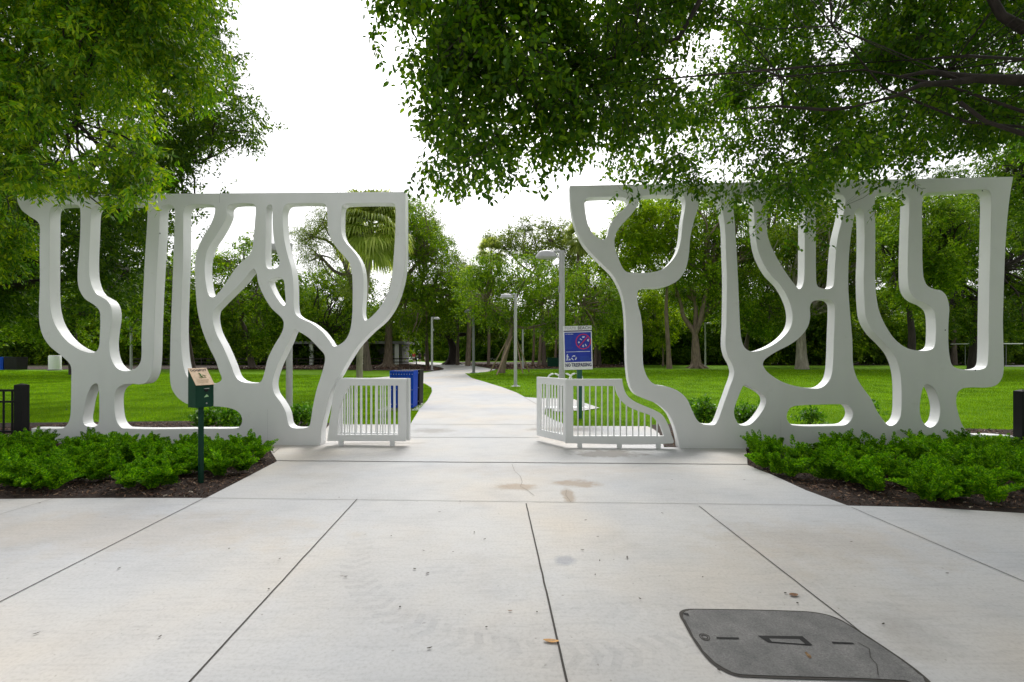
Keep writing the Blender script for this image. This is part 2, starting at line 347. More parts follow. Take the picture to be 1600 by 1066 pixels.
# plaza outline in metres
LP = [(-12, 5.25), G(0,781.5), G(160,780), G(322,780), G(345,768), G(380,750), G(433,722), G(424,708), G(421,699)]
RP = [G(1166,700), G(1168,728), G(1210,745), G(1260,768), G(1325,792), G(1450,795), G(1600,804), (12, 4.75)]
left_path = [G(641,664), G(655,641), G(668,626), G(675,613), G(674,606), G(664,600), G(650,598), G(600,597), (-9.5,26.5), (-9.5,28), G(620,588), G(640,586.5), G(674,581), G(693,578), G(690,574.5), G(675,571.5), G(640,567.5), (-18,72), (-30,76)]
right_path = [(-30,80), (-16,78), G(645,564.7), G(684,567), G(734,571), G(775,578), G(760,581.5), G(727,584), G(737,591), G(757,597), G(786,606), G(807,614), G(820,621), G(839,622.5), G(895,624), G(937,638), G(907,643), G(880,641), G(852,639), G(851,648), G(858,653), G(870,659), G(885,664.5), G(900,666.5), G(1012,667), G(1022,672), G(1030,678)]
plaza = [(-12,-14), (-12,5.25)]+LP[1:]+[(LP[-1][0], wy(LP[-1][0])+.05), (-3.45, wy(-3.4)+.05), G(508,672.5), G(515,664)]+left_path+right_path+[(2.55, wy(2.5)+.05), (G(1166,700)[0], wy(2.5)+.03)]+RP[0:]+[(12,-14)]
plaza = [p for i, p in enumerate(plaza) if i == 0 or (abs(p[0]-plaza[i-1][0])+abs(p[1]-plaza[i-1][1])) > 1e-4]
cz = .012
sheet('pavement', [plaza], cz, M['concrete'])
bedL = [(-14,4.9), G(0,790), G(326,790), G(450,724), (-3.9,7.6), (-3.3,8.4), G(524,662), G(470,657), G(300,658), G(120,660), (-14,10.6)]
bedR = [(14,4.3), G(1600,815), G(1318,802), G(1150,730), (3.0,7.5), (2.5,8.2), G(1018,664), G(1060,662), G(1180,664), G(1300,666), G(1590,672), (14,9.8)]
sheet('mulch_bed', [bedL], .003, M['mulch']); sheet('mulch_bed', [bedR], .003, M['mulch'])
isl = spl([G(693,577.3), G(680,580), G(655,580.5), G(600,579), G(450,577.5), G(150,577.5), (-70,44), (-70,52), G(300,571.5), G(560,570), G(620,567.5), G(640,569), G(674,572), G(690,575)], k=4)
sheet('mulch_island', [isl], .018, M['mulch'])
farb = [G(700,567.5), G(735,570.5), G(776,577.5), G(800,577), G(870,576.5), G(930,575), G(980,574), G(1000,570), (28,78), (-12,82)]
sheet('mulch_bed', [farb], .002, M['mulch'])
sheet('mulch_bed', [[(-62,57),(-9,62),(-16,76),(-80,78),(-110,66)]], .0025, M['mulch'])
sheet('mulch_bed', [[(18,62),(30,59.5),(75,58),(110,60),(110,80),(16,80)]], .0028, M['mulch'])
sheet('far_path', [[G(1570,573), G(1610,573), (70,53), (70,56), G(1610,570.8), G(1570,571.2)]], .01, M['concrete'])
# joints in the slab
def strip(pts, w, mat, z=.0165, name='pavement_joint'):
    V = []; Fs = []
    for i, p in enumerate(pts):
        a = np.array(pts[max(i-1,0)]); c = np.array(pts[min(i+1,len(pts)-1)]); t = (c-a)/np.linalg.norm(c-a); nn = np.array([-t[1], t[0]])
        V += [(*(np.array(p)+nn*w/2), 0), (*(np.array(p)-nn*w/2), 0)]
        if i: Fs.append((2*i-2, 2*i-1, 2*i+1, 2*i))
    o = link(name, np_mesh(name, V, Fs), mat, loc=(0,0,z)); o['kind'] = 'structure'; return o
def long_strip(a, b, w, mat, z=.0165, jit=.0009, name='pavement_joint', seed=1):
    rg = np.random.default_rng(seed); n = max(2, int(np.hypot(b[0]-a[0], b[1]-a[1])/.12))
    return strip([(a[0]+(b[0]-a[0])*t+rg.normal()*jit, a[1]+(b[1]-a[1])*t+rg.normal()*jit) for t in np.linspace(0,1,n)], w, mat, z, name)
def ext(a, b, Y):   # extend a ground line to depth Y
    t = (Y-a[1])/(b[1]-a[1]); return (a[0]+(b[0]-a[0])*t, Y)
for i, (a, b, w) in enumerate([((320,780),(2,943),.008), ((558,782),(300,1066),.010), ((822,789),(885,1066),.012), ((1092,793),(1305,960),.008), ((1330,795),(1600,912),.007)]):
    a = G(*a); b = G(*b); long_strip(a, ext(a, b, -1.5), w, M['joint'], seed=i)
long_strip(G(84,781), G(0,806), .006, M['joint_soft'], seed=9)
long_strip(G(322,780.2), G(1325,792.3), .007, M['joint_soft'], seed=11)
long_strip(G(432,721.5), G(1168,727.3), .022, M['joint'], seed=12, jit=.003)
for k, (a, b) in enumerate([((640,664),(852,664.5)), ((636,684.5),(842,685)), ((655,640),(835,640)), ((672,618),(812,618)), ((665,602),(770,602)), ((662,591),(736,591)), ((540,664.5),(636,664.3))]):
    long_strip(G(*a), G(*b), .02, M['joint_soft'], seed=20+k, jit=.001)
long_strip(G(820,622), G(845,636), .02, M['joint_soft'], seed=40)
strip([G(*p) for p in [(800,727),(804,738),(813,746),(816,755),(813,762),(824,768),(835,777)]], .004, M['crack'], name='pavement_crack')
strip([G(*p) for p in [(885,768),(884,776),(892,787)]], .004, M['crack'], .0168, name='pavement_crack')
strip([G(*p) for p in [(421,699),(428,709),(436,702)]], .01, M['crack'], .0167, name='pavement_crack')

# ------------------------------------------------------------------ sculptural walls
ANG = -math.atan(WB)
def wallpt(x, y):
    Y = WA/(1+WB*(x-HX)/F); X = (x-HX)*Y/F; return X, Y, CH+(HY-y)*Y/F
ux = math.cos(ANG)
def wl_(org, pts, crop=None):
    """photo pixels -> local (u, z) on the wall plane"""
    out = []
    for x, y in pts:
        if crop: x, y = x/crop[2]+crop[0], y/crop[2]+crop[1]
        X, Y, z = wallpt(x, y); out.append(((X-org)/ux, z))
    return out
c1 = (0,280,2.4235); c2 = (300,280,2.4237); c7 = (340,280,3.134); c3 = (820,270,2.37); c4 = (1180,270,2.369); gc = (500,560,7.105); g3 = (820,560,6.4)
def px(pts, c): return [(x/c[2]+c[0], y/c[2]+c[1]) for x, y in pts]
TH = .20
oL = wallpt(49,690)[0]
out = px([(63,60),(66,85),(80,115),(110,140),(140,160),(150,180),(149,250),(150,400),(147,480),(148,540),(160,590),(185,630),(220,660),(255,690),(268,712),(269,760),(267,880),(261,915),(247,937)], c1)
out += [(96,669.5),(49,669.5),(48.5,695)]
sh = {0, len(out)-2, len(out)-1, len(out), len(out)+1}
nb = len(out)
out += [(500,699),(501.5,690)] ; 
out += px([(8,850),(25,740),(60,600),(105,420),(185,225)], gc)
out += px([(590,975),(630,905),(685,820),(750,750),(820,688),(870,610),(905,500),(918,400),(919,250),(919,62)], c7)
sh.add(len(out)-1)
def finish(loop, org, k=8, sharp=()):
    return spl(wl_(org, loop), k=k, sharp=sharp)
OL = finish(out, oL, sharp=sh)
top_z = 4.36
Hs = []
Hs.append((px([(188,125),(196,105),(215,98),(290,98),(302,108),(303,200),(298,290),(293,350),(297,410),(320,452),(358,478),(376,500),(379,530),(377,600),(372,640),(355,657),(320,653),(285,637),(250,610),(222,575),(203,540),(192,500),(187,455),(186,350),(187,200)], c1)))
Hs.append(px([(371,782),(364,774),(346,784),(328,825),(317,880),(313,912),(320,931),(340,938),(362,936),(372,924),(375,900),(375,830)], c1))
Hs.append((px([(345,125),(356,104),(380,97),(540,98),(556,110),(556,170),(548,300),(541,450),(535,600),(533,685),(515,715),(480,727),(452,722),(430,700),(417,665),(413,620),(418,570),(424,525),(421,488),(408,463),(388,449),(365,435),(350,410),(339,370),(337,300),(341,200)], c1)))
h = px([(608,110),(603,200),(597,300),(590,420),(584,560),(580,690),(572,740),(555,768),(530,777),(500,775),(470,778),(447,790),(435,812),(432,850),(437,900),(447,927),(468,944)], c1)
h += px([(60,945),(140,945),(175,941),(189,920),(184,893),(162,874),(125,864),(70,860),(25,858)], c2)
h += px([(738,856),(705,850),(675,830),(653,800),(644,765),(643,700),(645,600),(651,440),(656,300),(660,170),(660,112),(648,98),(622,98)], c1)
Hs.append(h)
h = px([(694,150),(693,300),(687,450),(684,560),(686,640),(693,700),(706,743),(728,765),(755,774)], c1)
h += px([(50,776),(95,772),(112,758),(103,728),(88,685),(60,628),(36,565),(20,495),(12,400),(11,320),(19,270),(40,222),(68,175),(84,135),(86,108),(75,97)], c2)
h += px([(720,97),(702,105),(695,125)], c1)
Hs.append(h)
Hs.append(px([(133,107),(148,94),(228,93),(240,105),(238,160),(232,230),(226,270),(213,292),(188,312),(158,347),(128,392),(102,428),(80,447),(64,440),(53,400),(48,345),(53,290),(68,250),(93,212),(118,168),(131,135)], c2))
Hs.append(px([(281,110),(290,97),(300,97),(304,115),(305,180),(311,240),(322,280),(331,312),(324,333),(300,341),(283,335),(278,300),(279,200)], c2))
Hs.append(px([(82,500),(100,478),(148,430),(190,388),(218,352),(234,340),(243,353),(250,392),(270,440),(300,488),(338,525),(347,545),(340,580),(311,630),(286,682),(272,740),(260,767),(238,773),(190,768),(166,750),(146,700),(120,640),(90,580),(79,535)], c2))
Hs.append(px([(292,385),(308,374),(335,374),(347,385),(352,430),(354,470),(348,480),(330,463),(306,425)], c2))
Hs.append(px([(345,115),(355,97),(377,92),(493,92),(507,101),(512,130),(514,180),(524,222),(549,262),(580,297),(598,322),(606,362),(608,450),(605,530),(596,580),(578,612),(552,630),(535,633),(520,612),(492,577),(452,546),(410,526),(392,510),(386,480),(384,400),(377,340),(360,280),(348,220),(343,150)], c2))
Hs.append(px([(390,569),(402,576),(440,600),(478,638),(500,664),(503,688),(490,740),(471,800),(456,870),(446,930),(435,941),(385,943),(366,930),(355,882),(335,845),(311,810),(305,770),(318,720),(344,662),(368,612),(381,580)], c2))
Hs.append(px([(606,145),(613,128),(632,120),(848,117),(865,124),(871,145),(870,250),(864,350),(856,450),(842,535),(812,600),(772,655),(725,693),(713,680),(708,645),(714,550),(711,460),(699,410),(678,370),(650,336),(620,300),(606,260),(604,200)], c7))
loopsL = [OL]+[finish(h, oL) for h in Hs]
wL = link('sculptural_wall', plate('sculptural_wall', loopsL, TH), M['white'], loc=(oL, wy(oL), .0)); wL.rotation_euler = (0,0,ANG)
tag(wL, 'white cut-out branching screen wall left of the entrance, behind the pet waste box', 'screen wall')
# right wall
out = px([(166,48),(168,100),(176,160),(192,212),(216,262),(250,302),(290,342),(325,378),(350,422),(366,472),(373,530),(376,600),(377,680),(381,740),(390,788),(407,818),(440,836),(490,856),(530,890),(554,938),(568,990),(572,1018)], c3)
out += [(1062,702.5)]
sh = {0, len(out)-1}
out += [(1592,696),(1592,683)]; sh |= {len(out)-2, len(out)-1}
out += px([(900,972),(820,971),(790,962),(768,935),(755,900),(745,855),(748,818),(766,800),(800,795),(860,795),(895,785),(914,760),(921,720),(920,650),(918,550),(922,400),(928,250),(936,150),(946,70),(955,15)], c4)
sh.add(len(out)-1)
oR = wallpt(889,690)[0]
OR = finish(out, oR, sharp=sh)
Hs = []
Hs.append(px([(222,110),(228,96),(245,91),(350,90),(377,95),(384,106),(375,126),(350,148),(325,177),(312,205),(305,235),(295,247),(280,245),(256,230),(236,197),(226,155)], c3))
Hs.append(px([(440,86),(425,102),(413,130),(385,163),(352,200),(335,232),(333,270),(345,312),(363,352),(380,368),(430,371),(472,369),(510,357),(545,326),(567,290),(579,240),(585,180),(594,125),(592,95),(580,84)], c3))
Hs.append(px([(652,98),(640,135),(625,185),(613,242),(608,300),(598,350),(580,385),(550,410),(500,425),(435,427),(419,440),(418,480),(430,530),(437,600),(437,680),(441,722),(456,760),(480,783),(530,793),(570,810),(600,838),(620,880),(636,913),(655,930),(685,935),(705,932),(718,910),(733,868),(757,800),(775,745),(769,713),(752,680),(743,640),(746,560),(748,400),(745,300),(741,200),(731,140),(720,105),(700,91),(670,88)], c3))
Hs.append(px([(815,786),(835,795),(865,810),(889,830),(893,852),(880,882),(856,914),(830,934),(800,935),(784,920),(775,890),(780,860),(795,820),(806,795)], c3))
h = px([(778,96),(779,200),(785,300),(790,400),(795,520),(800,600),(810,640),(827,658)], c3)
h += px([(-5,662),(22,657),(70,635),(110,603),(132,570),(138,530),(128,482),(97,422),(50,370),(16,305),(2,240),(-3,180),(-8,110),(-20,92)], c4)
Hs.append(h)
Hs.append(px([(45,84),(40,110),(42,160),(46,230),(72,298),(113,368),(150,418),(163,430),(174,422),(181,395),(183,300),(184,180),(185,110),(172,84)], c4))
Hs.append(px([(235,82),(224,100),(225,200),(226,395),(232,420),(250,428),(272,430),(287,422),(292,400),(296,340),(304,250),(320,180),(333,120),(333,95),(320,82)], c4))
Hs.append(px([(203,500),(210,480),(225,472),(255,468),(281,472),(293,486),(295,515),(292,600),(287,720),(279,760),(262,784),(238,798),(200,798),(150,790),(100,774),(60,750),(36,727),(29,706),(40,688),(80,662),(130,636),(170,605),(195,570),(204,535)], c4))
Hs.append(px([(119,915),(119,890),(131,870),(158,862),(250,858),(328,858),(350,866),(362,890),(355,915),(335,933),(300,937),(140,935)], c4))
Hs.append(px([(370,145),(379,134),(389,131),(399,139),(404,158),(405,300),(402,400),(408,520),(420,560),(444,597),(480,633),(511,670),(530,712),(540,765),(542,850),(538,900),(525,925),(505,937),(490,933),(470,910),(450,880),(430,838),(402,800),(377,760),(363,710),(360,620),(350,500),(345,420),(347,320),(355,230),(366,165)], c4))
Hs.append(px([(462,76),(445,92),(444,130),(445,250),(445,400),(452,480),(466,530),(490,578),(521,620),(560,648),(600,658),(640,658),(661,648),(668,620),(668,540),(660,508),(637,488),(600,471),(579,450),(568,420),(565,350),(568,220),(571,110),(565,84),(548,73)], c4))
Hs.append(px([(620,92),(633,76),(660,73),(830,62),(860,64),(873,82),(873,200),(868,400),(865,550),(862,698),(852,722),(820,730),(765,728),(732,715),(721,682),(716,630),(716,560),(719,500),(710,460),(690,437),(660,430),(636,415),(623,380),(619,250)], c4))
Hs.append(px([(626,788),(640,784),(664,800),(680,842),(685,880),(678,918),(662,938),(645,943),(625,928),(612,900),(610,860),(617,812)], c4))
loopsR = [OR]+[finish(h, oR) for h in Hs]
wR = link('sculptural_wall', plate('sculptural_wall', loopsR, TH), M['white'], loc=(oR, wy(oR), .0)); wR.rotation_euler = (0,0,ANG)
tag(wR, 'white cut-out branching screen wall right of the entrance, partly under overhanging leaves', 'screen wall')

def mark(parent, org, x0, y0, x1, y1, w, name='seam', mat='signgrey'):
    (a, za), (b, zb_) = wl_(org, [(x0, y0), (x1, y1)]); MB().box(a-w/2, a+w/2, -.0008, .0005, zb_, za).build(name, M[mat], parent)
mark(wL, oL, 343, 304, 343, 317, .004); mark(wL, oL, 418, 640, 418, 697, .002)
mark(wR, oR, 1220, 655, 1220, 697, .002)
for p_, o_, pts_ in ((wL, oL, [(250,365),(92,322),(104,640),(470,660)]), (wR, oR, [(1477,516),(1535,298),(1524,579),(1240,640),(980,600)])):
    for x_, y_ in pts_: mark(p_, o_, x_, y_-1, x_, y_+1, .016, 'fixing', 'signdarkgrey')

# ------------------------------------------------------------------ gates
GP = 7.94
def gl(org, pts):
    out = []
    for x, y in pts:
        Y = GP/(1+WB*(x-HX)/F); X = (x-HX)*Y/F; out.append(((X-org)/ux, CH+(HY-y)*Y/F))
    return out
def gate(name, org, outer, inner, bars, feet, label, sho, shi, topf):
    g = empty(name, (org, GP-WB*org, 0), label, 'gate', ANG)
    fo = spl(gl(org, outer), k=5, sharp=sho); fi = spl(gl(org, inner), k=5, sharp=shi)
    link('frame', plate('frame', [fo, fi], .055, .003), M['white'], g)
    zb = min(p[1] for p in fi)
    for bx in bars:
        (u, _), = gl(org, [(bx, 600)])
        zt = topf(u, fi)
        MB().box(u-.0095, u+.0095, .016, .04, zb-.01, zt+.02).build('baluster', M['white'], g)
    for fx in feet:
        (u, _), = gl(org, [(fx, 690)])
        MB().box(u-.04, u+.04, .005, .05, .0, .13).build('foot', M['white'], g, bevel=.004)
    return g
def topf(u, loop):
    zs = []
    n = len(loop)
    for i in range(n):
        a, b2 = loop[i], loop[(i+1) % n]
        if (a[0]-u)*(b2[0]-u) <= 0 and abs(a[0]-b2[0]) > 1e-6: zs.append(a[1]+(b2[1]-a[1])*(u-a[0])/(b2[0]-a[0]))
    return max(zs) if zs else 1.0
outer = px([(205,228),(952,228),(952,922),(78,918),(88,850),(105,700),(122,600),(135,470),(165,340)], gc)
inner = px([(330,303),(866,303),(866,850),(186,850),(195,740),(206,620),(232,500),(272,400)], gc)
oG = gl(0, [(508,690)])[0][0]*ux
gL = gate('fixed_gate', oG, outer, inner, [500+v/7.105 for v in (817,755,692,630,566,508,446,384,322,268,232)], [532,612.5],
     'low white baluster gate panel with a curved end beside the left screen wall', {0,1,2,3}, {0,1,2,3}, topf)
outer = px([(405,208),(975,208),(977,240),(992,305),(1030,378),(1100,432),(1200,478),(1300,520),(1370,562),(1422,640),(1460,745),(1478,850),(405,850)], g3)
inner = px([(485,277),(905,277),(918,340),(960,415),(1030,480),(1140,530),(1240,565),(1305,608),(1350,670),(1378,740),(1393,778),(485,778)], g3)
oG2 = gl(0, [(883.3,690)])[0][0]*ux
gR = gate('fixed_gate', oG2, outer, inner, [820+v/6.4 for v in (533,592,652,712,773,833,893,958,1020,1082,1142,1203,1265,1327)], [906,968,1029],
     'low white baluster gate panel with a swooping stepped top beside the right screen wall', {0,1,12}, {0,1,10,11}, topf)
def leaf_gate(hinge, ang, w, label, nb):
    g = empty('swing_gate', hinge, label, 'gate', ang)
    zt, zb = 1.16, .1
    link('frame', plate('frame', [[(0,zb),(w,zb),(w,zt),(0,zt)], [(.10,zb+.12),(w-.10,zb+.12),(w-.10,zt-.12),(.10,zt-.12)]], .05, .003), M['white'], g)
    for k in range(nb):
        u = .10+(w-.20)*(k+1)/(nb+1); MB().box(u-.009, u+.009, .014, .036, zb+.11, zt-.11).build('baluster', M['white'], g)
    MB().tube([(0,.02,zb+.08),(0,.02,zb+.22)], .016, 8).build('hinge', M['steel'], g)
    MB().tube([(0,.02,zt-.22),(0,.02,zt-.08)], .016, 8).build('hinge', M['steel'], g)
    return g
# right leaf: hinge by the stile, opens away from the street
hx, hy = .915, GP-WB*.915-.005
ex, ey = .445, 8.57
leaf_gate((ex, ey, 0), math.atan2(hy-ey, hx-ex), math.hypot(hx-ex, hy-ey), 'open white gate leaf swung back at an angle beside the near lamp post', 7)
hx = -1.745; hy = GP-WB*hx+.062
leaf_gate((hx-1.30, hy+.15, 0), math.atan2(-.15, 1.30), 1.31, 'white baluster gate leaf folded back behind the curved-end left gate panel', 12)

# ------------------------------------------------------------------ lamps
def lamp(x, ybase, ztop, side, mat, label, rad=.075, headscale=1.0, Y=None, sensor=True):
    if Y is None: Y = F*CH/(ybase-HY)
    X = (x-HX)*Y/F
    t = empty('street_lamp', (X, Y, 0), label, 'street lamp', 0, 'park lamp posts')
    MB().tube([(0,0,0),(0,0,ztop*.5),(0,0,ztop)], [rad, rad*.95, rad*.9], 16).build('pole', mat, t, smooth=40)
    MB().lathe([(rad*3,0),(rad*3,.02),(rad*1.5,.035),(rad*1.2,.09)], 16).build('base_plate', mat, t, smooth=30)
    s = side; hs_ = headscale
    MB().box(min(0, s*.22)*hs_-(.07 if s > 0 else 0), max(0, s*.22)*hs_+(.07 if s < 0 else 0), -.05, .05, ztop-.015, ztop+.04).build('arm', mat, t, bevel=.006)
    hc = (s*.42*hs_, 0, ztop-.08)
    hd = MB().lathe([(.30,-.08),(.31,-.065),(.285,-.01),(.24,.055),(.195,.095),(.11,.115),(.02,.12)], 28, sx=hs_, sy=.62*hs_, c=hc).build('lamp_head', mat, t, smooth=35)
    MB().lathe([(.02,-.125),(.15,-.115),(.24,-.095),(.27,-.078)], 28, sx=hs_, sy=.62*hs_, c=hc).build('lens', M['lens'], hd, smooth=40)
    if sensor: MB().box(s*rad+s*-.02-.035, s*rad+.035+s*.03, -.05, .05, ztop*.765-.09, ztop*.765+.09).build('sensor_box', mat, t, bevel=.012)
    return t
lamp(878, 0, 4.36, -1, M['lampgrey'], 'tall pale grey lamp post right behind the white gate hinge, largest head', Y=13.0, rad=.085)
lamp(805.5, 604, 4.33, -1, M['lampgrey'], 'pale grey lamp post standing on the grass tip right of the curving path', rad=.078)
lamp(452, 0, 4.30, -1, M['lampgrey'], 'grey lamp post on the lawn seen through the left screen wall', Y=11.9, rad=.078)
lamp(675, 578.5, 4.75, 1, M['lampgrey'], 'thin white lamp post on the tip of the mulch island left of the path', rad=.10, Y=42.5)
lamp(740, 583, 4.9, -1, M['lampdark'], 'dark grey lamp post at the path edge in front of the palm trunks', rad=.11, Y=37)
lamp(1102, 572, 5.0, 1, M['lampgrey'], 'small lamp post beside the forked trunk behind the right lawn', rad=.10, Y=54)
lamp(205, 577, 4.9, -1, M['lampgrey'], 'small white lamp post at the far side of the left lawn', rad=.11, Y=44)
lamp(817, 577, 4.6, 1, M['lampgrey'], 'faint far lamp post behind the staked tree', rad=.10, Y=47)

# ------------------------------------------------------------------ sign
def signpost():
    t = empty('park_sign', (1.63, 11.4, 0), 'blue and white no trespassing sign on a green post behind the gate', 'sign')
    t.rotation_euler = (0, 0, R(3))
    MB().box(-.06, .06, 0, .07, 0, 2.15).build('post', M['postgreen'], t, bevel=.008)
    bd = MB().box(-.345, .345, -.03, -.005, 1.19, 2.24).build('board', M['signwhite'], t, bevel=.004)
    bd.rotation_euler = (0, R(-1.6), 0); y0 = -.0335
    def flat(name, pts, mat, dy=0):
        me = MB().add([(p[0], y0-dy, p[1]) for p in pts]+[(p[0], y0-dy+.0025, p[1]) for p in pts], [tuple(range(len(pts))), tuple(range(2*len(pts)-1, len(pts)-1, -1))]+[(i, (i+1) % len(pts), len(pts)+(i+1) % len(pts), len(pts)+i) for i in range(len(pts))]).mesh(name)
        return link(name, me, mat, bd)
    def rect(x0, x1, z0, z1): return [(x0,z0),(x1,z0),(x1,z1),(x0,z1)]
    flat('blue_panel', rect(-.32,.32,1.375,2.085), M['signblue'])
    flat('navy_stripe', rect(-.335,.345,2.105,2.13), M['signnavy'])
    def txt(s, size, x, z, mat, sp=1.0, bold=0, sx=1, dy=.004):
        me = textmesh(s, size, sp, bold); me.transform(Matrix.Translation((x, y0-dy, z)) @ Matrix.Rotation(R(90), 4, 'X') @ Matrix.Diagonal((sx, 1, 1, 1)))
        return link('lettering', me, mat, bd)
    txt('MIAMI', .105, -.175, 2.185, M['signgrey'], 1.0, 0, .95); txt('BEACH', .105, .16, 2.185, M['signdarkgrey'], 1.0, .001, .95)
    txt('NO TRESPASSING', .115, 0, 1.30, M['signnavy'], 1.0, .003, .70)
    txt('NO TRESPASSING', .03, -.2, 2.045, M['signlight'], 1.0, .001, .8)
    txt('', .03, 0, 1.24, M['signgrey'])
    mb = MB(); rg = np.random.default_rng(5)
    for k in range(11):
        z = 1.98-k*.028; w = .12+rg.random()*.06; MB().box(-.30, -.30+w, y0-.003, y0, z, z+.007).build('text_line', M['signmid'], bd)
    for k in range(5):
        z = 1.50-k*.022; MB().box(.04, .04+.2+rg.random()*.06, y0-.003, y0, z, z+.006).build('text_line', M['signmid'], bd)
    MB().box(-.29, .29, y0-.003, y0, 1.615, 1.627).build('text_line', M['signlight'], bd)
    # prohibition ring, bar and icons
    cx, cz_, ro = .13, 1.86, .185
    mb = MB(); n = 48
    vo = []; 
    for k in range(n):
        a = k*2*math.pi/n; vo += [(cx+ro*math.cos(a), y0-.006, cz_+ro*math.sin(a)), (cx+(ro-.02)*math.cos(a), y0-.006, cz_+(ro-.02)*math.sin(a))]
    mb.add(vo, [(2*k, 2*k+1, (2*k+3) % (2*n), (2*k+2) % (2*n)) for k in range(n)])
    c, s = math.cos(R(48)), math.sin(R(48))
    L, w = ro-.01, .011
    mb.add([(cx+c*L+s*w, y0-.0065, cz_+s*L-c*w), (cx+c*L-s*w, y0-.0065, cz_+s*L+c*w), (cx-c*L-s*w, y0-.0065, cz_-s*L+c*w), (cx-c*L+s*w, y0-.0065, cz_-s*L-c*w)], [(0,1,2,3)])
    mb.build('prohibition_ring', M['signred'], bd)
    mb = MB()
    def disc(x, z, r, nn=12): mb.add([(x+r*math.cos(k*2*math.pi/nn), y0-.005, z+r*math.sin(k*2*math.pi/nn)) for k in range(nn)], [tuple(range(nn))])
    def bar(x0, z0, x1, z1, w):
        dx, dz = x1-x0, z1-z0; l = math.hypot(dx, dz); nx, nz = -dz/l*w/2, dx/l*w/2
        mb.add([(x0+nx, y0-.005, z0+nz), (x1+nx, y0-.005, z1+nz), (x1-nx, y0-.005, z1-nz), (x0-nx, y0-.005, z0-nz)], [(0,1,2,3)])
    mb = MB(); bar(.11,1.965,.165,1.975,.035); mb.build('pictogram', M['signlight'], bd)
    mb = MB(); bar(.05,1.93,.10,1.90,.02); mb.build('pictogram', M['signlight'], bd)
    mb = MB(); disc(.025,1.845,.022); mb.build('pictogram', M['signlight'], bd)
    mb = MB(); bar(.175,1.80,.205,1.745,.024); mb.build('pictogram', M['signlight'], bd)
    mb = MB(); bar(.225,1.90,.26,1.86,.02); bar(.24,1.915,.265,1.89,.03); mb.build('pictogram', M['signlight'], bd)
    mb = MB(); disc(.125,1.765,.018); bar(.105,1.755,.145,1.735,.022); mb.build('pictogram', M['signlight'], bd)
    mb = MB()
    # litter figure and recycling arrows
    disc(-.262,1.555,.015); bar(-.268,1.54,-.262,1.47,.036); bar(-.27,1.48,-.288,1.41,.018); bar(-.262,1.48,-.252,1.41,.018); bar(-.255,1.525,-.222,1.49,.012); bar(-.212,1.455,-.208,1.42,.04)
    mb.build('litter_figure', M['signlight'], bd); mb = MB()
    for k in range(3):
        a = R(90+120*k); ccx, ccz = -.105, 1.475
        p0 = (ccx+.058*math.cos(a-.55), ccz+.052*math.sin(a-.55)); p1 = (ccx+.058*math.cos(a+.45), ccz+.052*math.sin(a+.45)); bar(*p0, *p1, .028)
        b1 = (ccx+.055*math.cos(a+.75), ccz+.05*math.sin(a+.75)); disc(*b1, .016, 3)
    mb.build('recycling_mark', M['signlight'], bd)
    return t
signpost()

# ------------------------------------------------------------------ bins
def slat_bin(loc, mat, label, W=.66, D=.62, H=1.1, rz=0, group='slatted park bins'):
    t = empty('litter_bin', (*loc, 0), label, 'litter bin', rz, group)
    hw, hd = W/2, D/2
    fr = MB().box(-hw+.04, hw-.04, -hd+.04, hd-.04, .05, H-.04); fr.build('liner', M['blackslat'], t)
    mb = MB(); n = 9
    for side in range(4):
        for k in range(n):
            ww = W if side % 2 == 0 else D; u0 = -ww/2+ww*k/n+.006; u1 = -ww/2+ww*(k+1)/n-.006
            if side == 0: mb.box(u0, u1, -hd, -hd+.025, .04, H-.02)
            if side == 2: mb.box(u0, u1, hd-.025, hd, .04, H-.02)
            if side == 1: mb.box(hw-.025, hw, u0, u1, .04, H-.02)
            if side == 3: mb.box(-hw, -hw+.025, u0, u1, .04, H-.02)
    for i, v in enumerate(mb.v):   # slight flare towards the top
        s = 1-.05*(v[2]/H) if False else 1+.05*(v[2]/H-.5); mb.v[i] = (v[0]*s, v[1]*s, v[2])
    mb.build('slat_panel', mat, t, bevel=.004)
    l = MB().box(-hw*.93, hw*.93, -hd*.93, hd*.93, H-.06, H-.03); l.build('lid', M['blackslat'], t, bevel=.01)
    mb = MB()
    for k in (range(n) if W < .7 else []):
        for z in (.13*H, .5*H, .9*H):
            u = -hw+W*(k+.5)/n; s = 1+.05*(z/H-.5)
            if k == 0 and z < .2*H: rv = MB().lathe([(.011,0),(.011,.006),(.003,.009)], 8).mesh('rivet')
            ro_ = link('rivet', rv, M['steel'], t, (u*s, -hd*s-.001, z)); ro_.rotation_euler = (R(90),0,0)
    return t
sheet('bin_pad', [[(-3.75,13.05),(-2.45,13.05),(-2.4,14.95),(-3.7,14.95)]], .004, M['concrete'])
slat_bin((-3.11,13.65), M['blue'], 'blue slatted bin beside the path, seen over the left gate panel')
slat_bin((-3.10,14.5), M['blackslat'], 'black slatted bin right behind the blue one beside the path')
slat_bin((-46.6,43.3), M['blue'], 'small far blue bin at the left edge of the photo beyond the lawn', W=1.15, D=1, H=1.22)
slat_bin((-45.35,43.3), M['blackslat'], 'small far black bin at the left edge beyond the lawn beside a blue one', W=1.15, D=1, H=1.22)
slat_bin((14.05*1.0, 57.0), M['blackslat'], 'black bin on the far mulch behind the right wall branch', W=.85, D=.8, H=1.3)
slat_bin((4.7, 53), M['green'], 'dark green bin on the far lawn left of the sign', W=1.45, D=1, H=1.05)
t = empty('white_cylinder', (-41.5, 43, 0), 'stout white cylindrical post beyond the left lawn beside the two far bins', 'bollard')
MB().lathe([(.45,0),(.45,1.25),(.42,1.32),(.40,1.33)], 20).build('body', M['signwhite'], t, smooth=30); MB().lathe([(.52,0),(.52,.06),(.46,.08)], 20).build('foot_ring', M['wallpale'], t)

